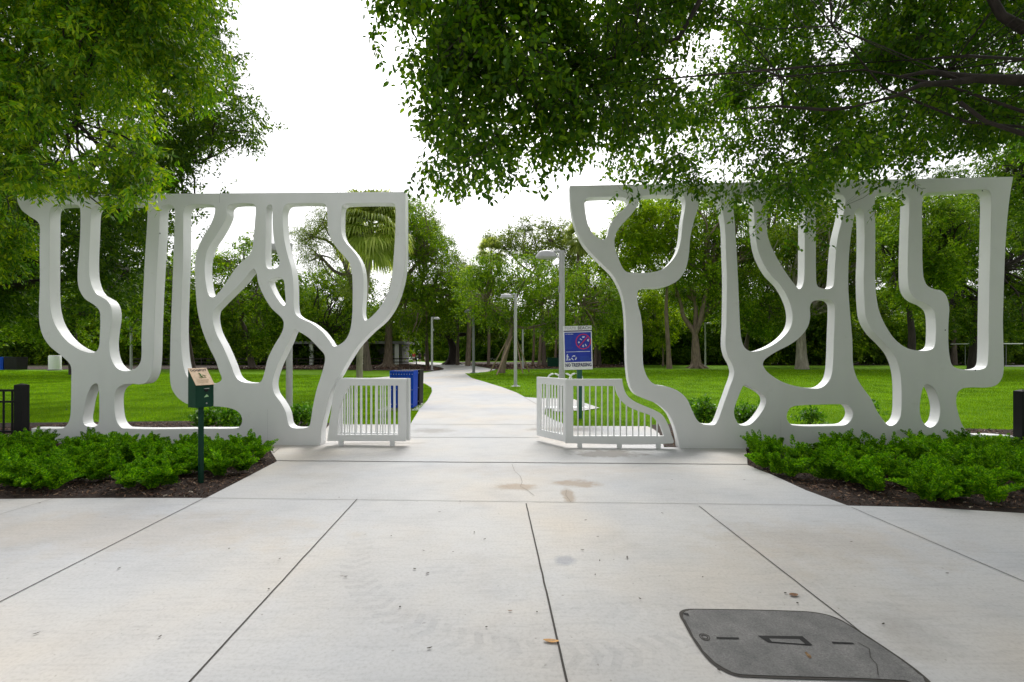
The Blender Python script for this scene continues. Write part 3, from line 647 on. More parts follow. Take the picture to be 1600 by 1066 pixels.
# bike rack
t = empty('bike_rack', (1.32, 13.9, 0), 'white looping tube bike rack on the concrete pad behind the right gate', 'bike rack')
for k in range(3):
    x0 = -.02+k*.33-.28; pts = []
    for a in np.linspace(0, math.pi, 13): pts.append((x0+.19-.19*math.cos(a), (-.3+k*.12), .82+.17*math.sin(a)))
    pts = [(x0, -.3+k*.12, .0)]+pts+[(x0+.38, -.3+k*.12, 0)]
    MB().tube(pts, .024, 8).build('hoop', M['signwhite'], t, smooth=50)
MB().box(-.35, .85, -.36, .06, 0.0, .02).build('base_rail', M['signwhite'], t)

# ------------------------------------------------------------------ pet waste box
t = empty('waste_bag_box', (G(314,755)[0], G(314,755)[1], 0), 'dark green waste bag box with tan sloping label in the left planter', 'bag dispenser', R(62))
MB().box(-.026, .026, -.018, .018, -.05, 1.0).build('post', M['green'], t, bevel=.003)
w, dd = .105, .085
hb = .935
bx = MB().add([(-w,-dd,hb),(w,-dd,hb),(w,dd,hb),(-w,dd,hb),(-w,-dd,1.205),(w,-dd,1.205),(w,dd,1.40),(-w,dd,1.40)], [(0,3,2,1),(4,5,6,7),(0,1,5,4),(1,2,6,5),(2,3,7,6),(3,0,4,7)]).build('box_body', M['green'], t, bevel=.004)
sl_ = math.atan2(.195, 2*dd)
lab = MB().box(-w*1.04, w*1.04, -.135, .135, 0, .006).build('lid', M['tan'], t, bevel=.0015)
lab.location = (0, -.004, 1.3045); lab.rotation_euler = (sl_, 0, 0)
def lidtxt(s, size, x, y, mat, sx=1):
    me = textmesh(s, size, 1, .0006); me.transform(Matrix.Translation((x, y, .0075)) @ Matrix.Diagonal((sx,1,1,1))); return link('lettering', me, mat, lab)
lidtxt('DOGIPOT', .044, 0, .095, M['ink'], .95)
mb = MB()
mb.tube([(-.012,.052,.008),(-.002,.03,.008),(-.004,.0,.008),(.012,-.012,.008)], [.004,.008,.009,.005], 6); mb.tube([(.02,.02,.008),(.05,.0,.008)], .004, 5); mb.tube([(-.03,-.022,.008),(.05,-.022,.008)], .0025, 5)
mb.build('emblem', M['inkg'], lab)
mb = MB()
for k in range(4): mb.box(-.075, .07-k*.01, -.055-.016*k, -.051-.016*k, .006, .0075)
mb.build('small_print', simple('print_brown', (.42,.30,.18), .6), lab)
MB().lathe([(.024,0),(.024,.006),(.017,.009)], 16, c=(0,0,0)).build('bag_slot', M['black'], t, loc=(.015,-dd-.001,1.145)).rotation_euler = (R(90),0,0)
MB().box(-.014,.042,-dd-.018,-dd-.001,1.158,1.166).build('slot_hood', M['steel'], t)
MB().add([(-.014,-dd-.004,1.055),(.044,-dd-.004,1.062),(.018,-dd-.004,1.092)], [(0,1,2)]).build('arrow_mark', M['palegreen'], t)
MB().lathe([(.009,0),(.009,.004),(.006,.008)], 12).build('lock', M['steel'], t, loc=(.018,-dd-.001,.982)).rotation_euler = (R(90),0,0)

# ------------------------------------------------------------------ black fences
def black_fence(p0, d, label, n=11, H=1.0, rz=0):
    t = empty('metal_fence', (*p0, 0), label, 'fence', rz, 'black metal fences beside the screen walls')
    MB().box(-.07, .07, -.07, .07, 0, H+.02).add([(-.07,-.07,H+.02),(.07,-.07,H+.02),(.07,.07,H+.02),(-.07,.07,H+.02),(0,0,H+.05)], [(0,1,4),(1,2,4),(2,3,4),(3,0,4)]).build('post', M['black'], t)
    MB().box(min(.07*d, 1.9*d), max(.07*d, 1.9*d), -.02, .02, H-.10, H-.06).build('rail', M['black'], t)
    MB().box(min(.07*d, 1.9*d), max(.07*d, 1.9*d), -.02, .02, .70, .735).build('rail', M['black'], t)
    MB().box(min(.07*d, 1.9*d), max(.07*d, 1.9*d), -.02, .02, .16, .20).build('rail', M['black'], t)
    for k in range(n):
        x = d*(.17+k*.155); MB().box(x-.011, x+.011, -.011, .011, .1, H-.06).build('picket', M['black'], t)
    return t
black_fence(((34-HX)*8.5/F, 8.5), -1, 'black metal picket fence with square end post left of the left screen wall')
black_fence(((1592-HX)*7.62/F+.05, 7.62), 1, 'black metal fence end post at the far right edge beside the right screen wall', H=.96)

# ------------------------------------------------------------------ utility cover
cov = [(1062,966),(1062,960),(1070,956.5),(1090,956),(1180,957.5),(1250,959),(1285,963),(1308,971),(1335,985),(1395,1025),(1452,1072),(1455,1082),(1445,1086),(1380,1085)]
cvt = spl([G(*p) for p in [(1061,963),(1068,957),(1085,955.5),(1250,959),(1290,964),(1318,975),(1400,1028),(1445,1062),(1458,1078),(1440,1078),(1420,1072),(1160,1063),(1135,1056),(1108,1038),(1085,1008),(1068,978)]], k=4)
ctr = np.mean(np.array(cvt), 0)
t = empty('utility_cover', (ctr[0], ctr[1], 0), 'grey concrete utility cover with rounded corners and three slots set in the pavement', 'access cover')
o = sheet('rim', [[tuple(p-ctr) for p in cvt]], .0172, M['joint'], kind=None, parent=t)
rgc = np.random.default_rng(8); inner = [tuple((p-ctr)*(np.array([.966,.952])+rgc.normal()*.004)) for p in cvt]
sheet('lid', [inner], .0195, M['cover'], kind=None, parent=t)
def slot(pts, mat, name='slot', z=.0225): return sheet(name, [[tuple(np.array(G(*p))-ctr) for p in pts]], z, mat, kind=None, parent=t)
slot([(1184,999.5),(1254,1000.5),(1270,1015),(1200,1010)], M['black'])
slot([(1119,1001.5),(1154,1002.5),(1155,1005),(1120,1004)], M['black']); slot([(1299,1009),(1332,1010.5),(1335,1013),(1301,1011.5)], M['black'])
slot([(1202,1004.5),(1249,1005.5),(1258,1013.2),(1206,1009.3)], M['cover'], 'handle', .0235)
slot([(1066,963),(1075,964),(1077,968),(1069,966)], M['black'], 'bolt_hole')
c0 = np.array(G(1101,1001.5))-ctr
for rr in (.028, .017):
    MB().add([(c0[0]+q*math.cos(a), c0[1]+q*math.sin(a)*1.2, 0) for a in np.linspace(0, 2*math.pi, 25)[:-1] for q in (rr, rr-.005)], [(2*k, 2*k+1, (2*k+3) % 48, (2*k+2) % 48) for k in range(24)]).build('maker_mark', M['joint'], t, loc=(0,0,.0225))
slot([(1257,1026),(1260,1025),(1263,1028),(1267,1031),(1268,1035),(1264,1035),(1261,1032)], M['rust'], 'rust_spot')
mb = [G(1340,1010), G(1358,1020), G(1360,1034), G(1370,1045), G(1372,1062)]
V = []; Fs = []
for i, p in enumerate(mb): V += [(p[0]-ctr[0]-.002, p[1]-ctr[1], 0), (p[0]-ctr[0]+.002, p[1]-ctr[1], 0)]; 
link('lid_crack', np_mesh('lid_crack', V, [(2*i,2*i+1,2*i+3,2*i+2) for i in range(len(mb)-1)]), M['joint'], t, (0,0,.0225))

# ------------------------------------------------------------------ litter leaves on the pavement
def flatleaf(px_, py_, L, W, rz, mat, label, group=None, curl=.2):
    X, Y = G(px_, py_); n = 7; V = []; Fs = []
    for i in range(n):
        t = i/(n-1); w = W*math.sin(math.pi*min(1, t*.9+.05))**.8/2; z = .004+curl*L*(t-.5)**2
        V += [(L*(t-.5), -w, z+curl*w*.8), (L*(t-.5), 0, z), (L*(t-.5), w, z+curl*w*.8)]
        if i: b_ = 3*i; Fs += [(b_-3, b_, b_+1, b_-2), (b_-2, b_+1, b_+2, b_-1)]
    o = link('fallen_leaf', np_mesh('fallen_leaf', V, Fs, True), mat, loc=(X, Y, cz+.003)); o.rotation_euler = (0,0,rz); tag(o, label, 'leaf', group); return o
flatleaf(861,1007,.085,.032,-.15,M['deadleaf'],'yellow brown fallen leaf lying across the middle pavement joint')
flatleaf(1240,934,.06,.04,.1,M['brownleaf'],'brown fallen leaf above the grey utility cover')
flatleaf(1227,931,.022,.015,.5,M['speck'],'dark leaf scrap just left of the brown leaf above the utility cover')
flatleaf(797,959,.03,.01,.05,M['brownleaf'],'small olive leaf scrap left of the middle joint near the yellow leaf')
rg = np.random.default_rng(3)
specks = [(839,961),(662,864),(611,841),(708,866),(741,835),(757,846),(934,842),(1035,805),(910,863),(937,880),(1098,906),(57,995),(530,780),(719,786),(648,893),(668,900),(687,803),(625,953),(671,1018),(437,877),(358,861),(186,892),(1050,752),(1163,752),(915,816),(930,902),(1246,947),(1123,1053),(980,875),(62,789),(1380,980),(1480,900),(1330,850),(760,985),(540,905),(250,1000),(420,925),(1000,940)]
for i, (a, b2) in enumerate(specks):
    flatleaf(a, b2, .012+.022*rg.random(), .008+.008*rg.random(), rg.random()*6.28, M['speck'], 'tiny dark leaf scrap on the pale concrete', 'leaf scraps on the pavement', .4)

# ------------------------------------------------------------------ foliage generators
def unit(v): return v/(np.linalg.norm(v, axis=-1, keepdims=True)+1e-9)
def leaf_verts(p, ax, nr, L, W, kind):
    nr = unit(nr-ax*np.sum(nr*ax, -1, keepdims=True)); b = np.cross(ax, nr); L = L[:, None]; W = W[:, None]
    if kind == 4:
        V = np.stack([p, p+ax*L*.45+b*W*.5, p+ax*L, p+ax*L*.45-b*W*.5], 1)
    else:
        dn = -nr*L*.10
        V = np.stack([p, p+ax*L*.25+b*W*.42, p+ax*L*.6+b*W*.46, p+ax*L+dn*1.3, p+ax*L*.6-b*W*.46, p+ax*L*.25-b*W*.42], 1)
    n, k = V.shape[:2]; return V.reshape(-1, 3), np.arange(n*k, dtype=np.int32).reshape(n, k)
def crown(rg, blobs, total, L, W, per=9, TL=.3, kind=4, droop=.3, flat=.75, shell=2.2, lvar=.3):
    """blobs: (x,y,z,r). Twigs of leaves spread through every blob."""
    B = np.array(blobs, float); wts = B[:,3]**2; wts /= wts.sum(); nt_ = max(1, total//per)
    idx = rg.choice(len(B), nt_, p=wts); d = unit(rg.normal(size=(nt_,3))); rad = rg.random(nt_)**(1/shell)
    d2 = d*rad[:,None]*B[idx,3][:,None]*(1+.18*rg.normal(size=(nt_,1))); d2[:,2] *= flat
    c = B[idx,:3]+d2
    tw = unit(d*.7+rg.normal(size=(nt_,3))*.5+np.array([0,0,-droop]))
    t = np.tile(np.linspace(.05, 1, per), nt_); I = np.repeat(np.arange(nt_), per); n = len(I)
    p = c[I]+tw[I]*(t*TL)[:,None]+rg.normal(size=(n,3))*.02*TL
    side = unit(np.cross(tw, rg.normal(size=(nt_,3))))[I]*np.where(np.arange(n) % 2, 1, -1)[:,None]
    ax = unit(tw[I]*.45+side*.9+np.array([0,0,-droop])+rg.normal(size=(n,3))*.25)
    nr = unit(np.array([0,0,1.])+rg.normal(size=(n,3))*.65)
    s = 1+lvar*rg.normal(size=n).clip(-2,2)*.6
    return leaf_verts(p, ax, nr, L*s, W*s, kind), c, tw
def twigs_mesh(c, tw, TL, r, step=1):
    c = c[::step]; tw = tw[::step]; n = len(c); a = unit(np.cross(tw, np.array([.3,.2,1.]))); b = np.cross(tw, a); V = []
    for q, rr in ((c-tw*TL*.6, r*1.3), (c+tw*TL, r*.5)):
        for k in range(3): V.append(q+a*rr*math.cos(2.094*k)+b*rr*math.sin(2.094*k))
    V = np.stack(V, 1).reshape(-1,3); base = np.arange(n)[:,None,None]*6
    f = np.array([[0,1,4,3],[1,2,5,4],[2,0,3,5]])[None]+base
    return V, f.reshape(-1,4)
def limb(rg, mb, a, b, r0, r1, bend=.12, n=6, k=7):
    a = np.array(a, float); b = np.array(b, float); L = np.linalg.norm(b-a); off = rg.normal(size=3)*bend*L; off2 = rg.normal(size=3)*bend*L*.4
    pts = [a+(b-a)*t+off*math.sin(math.pi*t)+off2*math.sin(2*math.pi*t) for t in np.linspace(0,1,n)]
    mb.tube(pts, [r0+(r1-r0)*t for t in np.linspace(0,1,n)], k); return pts
def tree(name, label, base, trunk, blobs, total, L, W, lm, bm, r0=.25, seed=1, TL=.6, per=9, kind=4, droop=.3, group=None, forks=None, cat='tree', flat=.75, roots=0, subs=2, twig=0, lr=.32, every=1, fr=.55, shell=2.2):
    """base (X,Y); trunk: world points; blobs: world (x,y,z,r)."""
    rg = np.random.default_rng(seed); B = np.array([base[0], base[1], 0.])
    t = empty(name, tuple(B), label, cat, 0, group)
    mb = MB(); tp = [np.array(p, float)-B for p in trunk]
    n = len(tp); rr = [r0*(1-.5*i/(n-1)) for i in range(n)]; rr[0] = r0*1.35
    sp_ = spl(tp, closed=False, k=4) if n > 2 else tp; m_ = len(sp_)
    mb.tube(sp_, [r0*(1.3-.25*min(1, 5*i/m_)-.5*i/(m_-1)) for i in range(m_)], 12)
    for k in range(roots):
        a = 2*math.pi*k/roots+rg.random(); q = tp[0]; mb.tube([q+np.array([0,0,r0*1.6]), q+np.array([math.cos(a)*r0*1.3, math.sin(a)*r0*1.3, r0*.5]), q+np.array([math.cos(a)*r0*3, math.sin(a)*r0*3, -.05])], [r0*.5, r0*.35, r0*.1], 6)
    lb = [(b_[0]-B[0], b_[1]-B[1], b_[2]-B[2], b_[3]) for b_ in blobs]
    org = forks if forks else [tp[-1]]
    org = [np.array(o_, float)-(B if forks else 0) for o_ in org]
    if forks:
        for o_ in org: limb(rg, mb, tp[-1], o_, r0*fr, r0*min(.35, lr*1.15), .06)
    for b_ in lb[::every]:
        c = np.array(b_[:3]); o_ = min(org, key=lambda q: np.linalg.norm(q-c)); pts = limb(rg, mb, o_, c, r0*lr, r0*lr*.25, .10)
        for s in range(subs):
            e = c+unit(rg.normal(size=3))*b_[3]*.8*np.array([1,1,flat]); limb(rg, mb, pts[3], e, r0*lr*.3, r0*lr*.07, .1, 5, 5)
    mb.build('trunk', bm, t, smooth=60)
    (V, Fc), c, tw = crown(rg, lb, total, L, W, per, TL, kind, droop, flat, shell)
    link('crown', np_mesh('crown', V, Fc), lm, t)
    if twig:
        V, Fc = twigs_mesh(c, tw, TL, twig, 2); link('twigs', np_mesh('twigs', V, Fc), bm, t)
    return t
def pb(rg, x0, x1, y0, y1, Y, n, r, dy=.12):
    """n blobs filling an ellipse given as it appears from the entrance at distance Y (metres), radii r in m."""
    out = []
    while len(out) < n:
        u, v = rg.uniform(-1,1,2)
        if u*u+v*v > 1: continue
        x = (x0+x1)/2+u*(x1-x0)/2; y = (y0+y1)/2+v*(y1-y0)/2; YY = Y*(1+rg.uniform(-dy,dy)); p = P(x, y, YY)
        out.append((p[0], p[1], max(p[2], .6), r*rg.uniform(.7,1.3)))
    return out
def Pb(lst):  # (px,py,Y,rpx) -> world blobs
    return [(*P(x, y, Y), r*Y/F) for x, y, Y, r in lst]
def fillpoly(rg, poly, n, Y0, Y1, r, Yf=None):
    """n blobs inside a silhouette seen from the entrance, spread over real depth Y0..Y1; r in metres."""
    poly = np.array(poly, float); out = []
    x0, y0 = poly.min(0); x1, y1 = poly.max(0)
    while len(out) < n:
        x = rg.uniform(x0, x1); y = rg.uniform(y0, y1)
        if not inpoly(np.array([x]), np.array([y]), poly)[0]: continue
        Y = rg.uniform(Y0, Y1) if Yf is None else Yf(x, y, rg); p = P(x, y, Y); out.append((*p, r*rg.uniform(.7, 1.25)))
    return out
# ------------------------------------------------------------------ near overhanging trees
rg = np.random.default_rng(11)
def Yl(x, y, rg): return rg.uniform(6.2, 7.2) if (y > 225 and x > 60) else rg.uniform(6.3, 9.6)
bl = fillpoly(rg, [(-160,-150),(330,-150),(330,40),(310,110),(255,160),(235,190),(205,200),(140,195),(60,190),(-20,225),(-160,250)], 105, 0, 0, .50, Yl)
bl += fillpoly(rg, [(-20,240),(235,225),(238,275),(205,290),(150,278),(40,282),(-20,290)], 46, 6.3, 7.2, .16)
bl += fillpoly(rg, [(165,280),(222,275),(224,310),(205,326),(175,305)], 10, 6.3, 6.8, .10)
bl += fillpoly(rg, [(-60,270),(-5,280),(18,380),(0,440),(-60,430)], 12, 8.6, 10.5, .4)
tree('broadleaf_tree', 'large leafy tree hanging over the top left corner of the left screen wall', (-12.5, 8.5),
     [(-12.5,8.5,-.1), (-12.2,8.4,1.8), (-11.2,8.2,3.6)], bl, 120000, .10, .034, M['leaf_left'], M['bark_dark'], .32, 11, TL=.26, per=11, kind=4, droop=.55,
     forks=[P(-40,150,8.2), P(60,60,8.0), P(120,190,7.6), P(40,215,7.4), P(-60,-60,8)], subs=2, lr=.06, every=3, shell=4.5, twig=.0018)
# darker tree behind the left wall with the loose fringe against the sky
rg = np.random.default_rng(12)
bl = fillpoly(rg, [(300,-40),(338,-20),(345,60),(375,75),(350,110),(345,140),(390,150),(392,215),(360,235),(325,275),(290,300),(200,300),(200,0)], 90, 12.5, 16, .55)
bl += fillpoly(rg, [(-220,280),(250,290),(262,340),(240,400),(235,470),(150,480),(100,440),(60,470),(-220,500)], 120, 12.5, 18, .85)
bl += Pb([(312,335,14,16),(318,352,14,10),(300,318,14,14),(385,165,14,12),(395,205,14,12),(350,290,14,12),(372,85,14,10)])
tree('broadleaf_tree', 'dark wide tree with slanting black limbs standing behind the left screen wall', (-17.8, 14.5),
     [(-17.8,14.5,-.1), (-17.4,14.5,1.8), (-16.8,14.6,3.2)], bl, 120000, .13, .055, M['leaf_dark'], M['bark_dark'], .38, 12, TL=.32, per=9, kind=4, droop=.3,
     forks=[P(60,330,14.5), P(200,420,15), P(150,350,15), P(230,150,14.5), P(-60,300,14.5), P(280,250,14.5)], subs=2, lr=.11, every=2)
# right overhanging tree
rg = np.random.default_rng(13)
def Yr(x, y, rg):
    if x < 900: return rg.uniform(4.1, 5.6)
    if x < 1080: return rg.uniform(4.6, 7.0)
    return rg.uniform(5.4, 7.2) if y > 230 else rg.uniform(5.6, 10)
poly = [(615,-60),(612,20),(615,60),(640,95),(668,140),(672,190),(668,225),(690,262),(760,262),(820,245),(870,235),(915,205),(960,190),(1000,215),(1060,210),(1115,235),(1140,280),(1200,315),(1262,335),(1290,290),(1350,285),(1400,260),(1500,235),(1600,225),(1760,240),(1760,-160),(640,-160)]
bl = fillpoly(rg, poly, 420, 0, 0, .30, Yr)
bl += fillpoly(rg, [(955,240),(1010,235),(1100,260),(1120,290),(1050,290),(985,298)], 14, 5.6, 7.2, .17)
bl += Pb([(655,262,4.3,12),(668,275,4.3,14),(700,275,4.4,14),(738,275,4.4,12),(790,262,4.5,16),(848,270,4.5,12),(655,120,4.6,22),(600,45,4.8,14),(583,70,4.8,10),(640,150,4.5,10),(985,315,6.2,9),(1400,300,6.5,24),(1260,345,6.3,16),(1230,370,6.4,10),(1300,330,6.5,14),(1190,350,6.6,14),(1270,375,6.4,9)])
for k in range(64):   # the crown goes on overhead, beside and behind the entrance
    bl.append((rg.uniform(3.0, 13), rg.uniform(-7, 3.6), rg.uniform(5.2, 8.5), rg.uniform(.6, 1.1)))
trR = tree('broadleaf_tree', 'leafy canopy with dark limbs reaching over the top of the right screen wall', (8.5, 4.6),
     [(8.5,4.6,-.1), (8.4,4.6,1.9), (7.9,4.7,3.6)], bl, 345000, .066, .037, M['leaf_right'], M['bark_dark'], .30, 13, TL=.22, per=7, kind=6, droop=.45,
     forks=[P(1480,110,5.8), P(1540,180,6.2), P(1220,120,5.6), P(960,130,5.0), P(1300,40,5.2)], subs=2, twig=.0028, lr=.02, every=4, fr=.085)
mb = MB(); b0 = np.array([8.5,4.6,0])
for pts, rr in (([(1700,128),(1600,126),(1520,122),(1490,118),(1450,112),(1405,120)], (.075,.06,.045,.035,.025,.015)), ([(1520,124),(1480,130),(1440,132),(1400,150),(1330,168)], (.045,.035,.028,.018,.01)),
                ([(1330,168),(1290,172),(1215,166),(1160,170)], (.02,.018,.014,.008)), ([(1700,10),(1600,45),(1565,25),(1540,-20)], (.08,.06,.045,.04)), ([(1060,60),(930,100),(900,130),(870,150),(800,190)], (.022,.018,.015,.011,.006)),
                ([(860,-20),(800,90),(760,160),(730,220)], (.012,.010,.007,.004)), ([(1500,160),(1540,190),(1600,210)], (.02,.02,.025)), ([(1100,-10),(1060,60)], (.03,.022))):
    mb.tube([P(x, y, 5.3)-b0 for x, y in pts], rr, 8)
mb.build('limb', M['bark_dark'], trR, smooth=60)

# ------------------------------------------------------------------ park trees, one by one
def T(name, label, xb, Y, trunk, polys, total, L, W, lm, bm, r0, seed, n, r, dy=.06, **kw):
    rg = np.random.default_rng(seed); base = ((xb-HX)*Y/F, Y)
    tp = [(base[0], base[1], -.1)]+[tuple(P(x, y, Y)) for x, y in trunk]
    bl = []
    for pl in polys: bl += fillpoly(rg, pl, n, Y*(1-dy), Y*(1+dy), r)
    if 'forks' in kw: kw['forks'] = [P(x, y, Y) for x, y in kw['forks']]
    return tree(name, label, base, tp, bl, total, L, W, lm, bm, r0, seed, **kw)
BT = 'broadleaf_tree'
T(BT, 'bright tree with one slim dark trunk behind the diamond opening of the left wall', 395, 48, [(388,545),(383,515),(376,500)], [[(325,400),(350,385),(400,378),(440,400),(455,450),(455,520),(420,545),(340,545),(325,500)]], 26000, .26, .13, M['leaf_mid'], M['bark'], .28, 21, 46, 1.3, TL=.7, forks=[(360,470),(400,460),(380,430)])
T(BT, 'pale feathery tree rising behind the left wall just left of the fan palm', 575, 42, [(570,530),(560,480),(545,430)], [[(462,365),(475,340),(495,322),(520,318),(545,330),(560,360),(575,420),(560,460),(500,440),(470,410)]], 20000, .20, .05, M['leaf_grey'], M['bark'], .3, 22, 40, 1.0, TL=.8, forks=[(500,400),(530,380),(490,370)])
T(BT, 'rounded bushy green tree low behind the middle of the left wall', 520, 50, [(515,545),(510,520)], [[(455,430),(500,415),(560,430),(590,470),(590,530),(540,550),(470,545),(450,500)]], 26000, .26, .14, M['leaf_mid'], M['bark_dark'], .3, 23, 46, 1.3, TL=.7)
T('ficus_tree', 'big fig tree with a thick ribbed trunk on the mulch island left of the path', 606, 52, [(607,545),(608,505),(612,470)], [[(590,440),(600,380),(620,330),(645,310),(665,330),(690,350),(705,385),(735,420),(735,480),(700,510),(640,520),(600,500)]], 42000, .26, .10, M['leaf_mid'], M['bark_tan'], .5, 24, 90, 1.25, TL=.8, forks=[(640,430),(660,400),(620,400),(680,450)], roots=8)
T('banyan_tree', 'dark spreading fig with leaning black trunks beside the far bend of the path', 705, 62, [(708,545),(700,525)], [[(620,470),(680,440),(740,450),(790,480),(800,515),(740,528),(690,515),(640,520),(615,505)]], 26000, .32, .16, M['leaf_dark'], M['bark_dark'], .62, 25, 50, 1.6, TL=.8, forks=[(675,520),(735,520),(655,505),(705,500)], roots=5)
T(BT, 'leaning tree held up by wooden stakes on the lawn tip right of the path', 783, 37, [(788,560),(796,530),(800,510)], [[(740,420),(790,395),(850,400),(890,420),(960,430),(975,500),(930,535),(870,520),(800,510),(740,500),(715,470)]], 34000, .20, .085, M['leaf_mid'], M['bark_tan'], .25, 26, 80, .95, TL=.6, forks=[(760,470),(850,470),(910,480),(820,440)])
T(BT, 'tall open-crowned grey green tree behind the centre, showing sky through its top', 850, 58, [(848,500),(840,430)], [[(765,370),(790,350),(830,332),(870,340),(895,375),(890,410),(840,420),(780,410)]], 15000, .24, .12, M['leaf_grey'], M['bark'], .25, 27, 44, 1.0, TL=.8, forks=[(820,390),(860,380),(790,390)])
T(BT, 'wispy pale tree left of the small far palm in the gap above the path', 715, 60, [(715,500),(712,450)], [[(690,400),(715,385),(745,400),(770,430),(800,440),(790,480),(720,480),(690,450)]], 14000, .22, .09, M['leaf_grey'], M['bark'], .2, 28, 36, 1.0, TL=.8)
T(BT, 'lime green tree filling the cup shaped opening at the left of the right wall', 1046, 47, [(1044,540),(1041,480),(1043,440)], [[(935,370),(960,330),(1000,312),(1060,300),(1085,340),(1075,400),(1040,440),(980,440),(940,420)]], 34000, .24, .13, M['leaf_lime'], M['bark_tan'], .24, 29, 70, 1.2, TL=.7, forks=[(1000,390),(1050,370),(970,370)])
T(BT, 'tree with a forked brown trunk and root flare at the back of the right lawn', 1088, 48, [(1087,545),(1086,522)], [[(1040,420),(1060,330),(1110,300),(1180,330),(1190,420),(1170,480),(1110,500),(1050,490)]], 38000, .26, .13, M['leaf_mid'], M['bark_tan'], .5, 30, 80, 1.4, TL=.7, forks=[(1065,480),(1086,470),(1108,480),(1112,440)], roots=6)
T(BT, 'small light green tree with thin twin stems behind the lower stem of the right wall', 1036, 56, [(1036,550),(1034,530)], [[(975,470),(1010,455),(1060,480),(1070,520),(1030,545),(985,530)]], 13000, .26, .14, M['leaf_lime'], M['bark_tan'], .12, 31, 28, 1.1, TL=.6)
T(BT, 'shady tree with slanting twin trunks seen through the tall right wall opening', 1163, 55, [(1166,540),(1170,520)], [[(1120,450),(1150,400),(1200,400),(1245,440),(1250,510),(1190,520),(1130,510)]], 24000, .28, .14, M['leaf_mid'], M['bark'], .3, 32, 46, 1.3, TL=.7, forks=[(1155,485),(1185,480)])
T(BT, 'tree with a stout pale bare trunk standing alone on the right lawn', 1253, 46, [(1252,545),(1252,515),(1256,500)], [[(1195,440),(1210,350),(1260,310),(1340,320),(1380,370),(1370,450),(1320,500),(1240,490)]], 40000, .25, .12, M['leaf_dark'], M['bark_pale'], .5, 33, 90, 1.3, TL=.7, forks=[(1262,490),(1240,480)])
T(BT, 'bright leafy tree showing through the long middle openings of the right wall', 1420, 36, [(1425,530),(1420,480)], [[(1360,330),(1420,300),(1500,320),(1530,380),(1500,450),(1430,480),(1370,440)]], 36000, .20, .10, M['leaf_mid'], M['bark_dark'], .3, 34, 80, 1.0, TL=.6, forks=[(1400,430),(1450,410),(1480,390)])
T(BT, "dark green tree filling the tall rectangular opening at the outer end of the right wall", 1520, 40, [(1522,530),(1524,470)], [[(1440,400),(1470,340),(1540,300),(1620,300),(1680,380),(1660,480),(1560,530),(1470,510)]], 40000, .23, .11, M['leaf_dark'], M['bark_dark'], .35, 35, 80, 1.2, TL=.6, forks=[(1500,440),(1560,420)])
T(BT, 'tree at the far right edge beyond the end of the right wall', 1650, 24, [(1652,520),(1655,420)], [[(1540,210),(1620,190),(1760,200),(1800,330),(1740,430),(1640,400),(1560,330)]], 34000, .15, .075, M['leaf_dark'], M['bark_dark'], .3, 36, 80, .8, TL=.5, forks=[(1640,320),(1600,290),(1700,290)])
T(BT, 'mid green tree low behind the left end of the left wall', 120, 34, [(112,520),(118,490)], [[(-60,400),(60,390),(180,400),(250,440),(240,510),(150,535),(20,530),(-60,500)]], 34000, .20, .11, M['leaf_mid'], M['bark_dark'], .35, 37, 80, 1.1, TL=.6, forks=[(60,460),(160,460),(210,480)])
T(BT, 'leafy green tree behind the narrow gaps between the left wall posts', 300, 46, [(296,545),(292,520)], [[(215,440),(260,400),(310,390),(345,420),(345,510),(290,540),(225,520)]], 24000, .26, .13, M['leaf_mid'], M['bark'], .3, 38, 44, 1.2, TL=.6)
T(BT, 'loose tree crown against the sky right of the top corner of the left wall', 668, 57, [(665,500),(660,440)], [[(630,340),(645,310),(668,318),(690,345),(700,370),(690,410),(650,400),(635,380)]], 9000, .22, .10, M['leaf_grey'], M['bark'], .2, 39, 26, .9, TL=.8)
T(BT, 'broad tree behind the no trespassing sign between the centre trees and the right wall', 935, 60, [(935,540),(930,500)], [[(860,440),(900,390),(960,380),(1010,420),(1010,500),(960,530),(880,530)]], 30000, .28, .14, M['leaf_mid'], M['bark'], .35, 40, 60, 1.4, TL=.7)
T(BT, 'tall leafy tree rising behind the twin prongs in the middle of the right wall', 1300, 60, [(1300,520),(1296,450)], [[(1110,330),(1140,285),(1220,262),(1330,255),(1400,290),(1410,380),(1330,430),(1180,420)]], 40000, .28, .14, M['leaf_mid'], M['bark'], .35, 41, 80, 1.5, TL=.7, forks=[(1200,380),(1270,370),(1350,370)])
T(BT, 'tall dark tree rising behind the rectangular opening of the right wall', 1490, 62, [(1490,520),(1486,450)], [[(1380,330),(1420,270),(1500,250),(1600,255),(1680,300),(1660,400),(1560,430),(1420,420)]], 40000, .28, .14, M['leaf_dark'], M['bark'], .35, 42, 80, 1.5, TL=.7, forks=[(1440,380),(1500,370),(1580,370)])
# stakes holding the leaning tree
bx_, by_ = (783-HX)*37/F, 37.0
st = empty('tree_brace', (bx_, by_, 0), 'wooden stakes propped against the leaning tree right of the path', 'tree brace')
for (xb, yb, xt, yt) in [(766,581,797,523),(776,586,800,526),(817,584,806,530),(827,582,808,532)]:
    Yb = F*CH/(yb-HY); a = np.array([(xb-HX)*Yb/F, Yb, 0]); c = P(xt, yt, 36.9); MB().tube([a-np.array([bx_,by_,0]), c-np.array([bx_,by_,0])], .055, 6).build('stake', M['stake'], st)

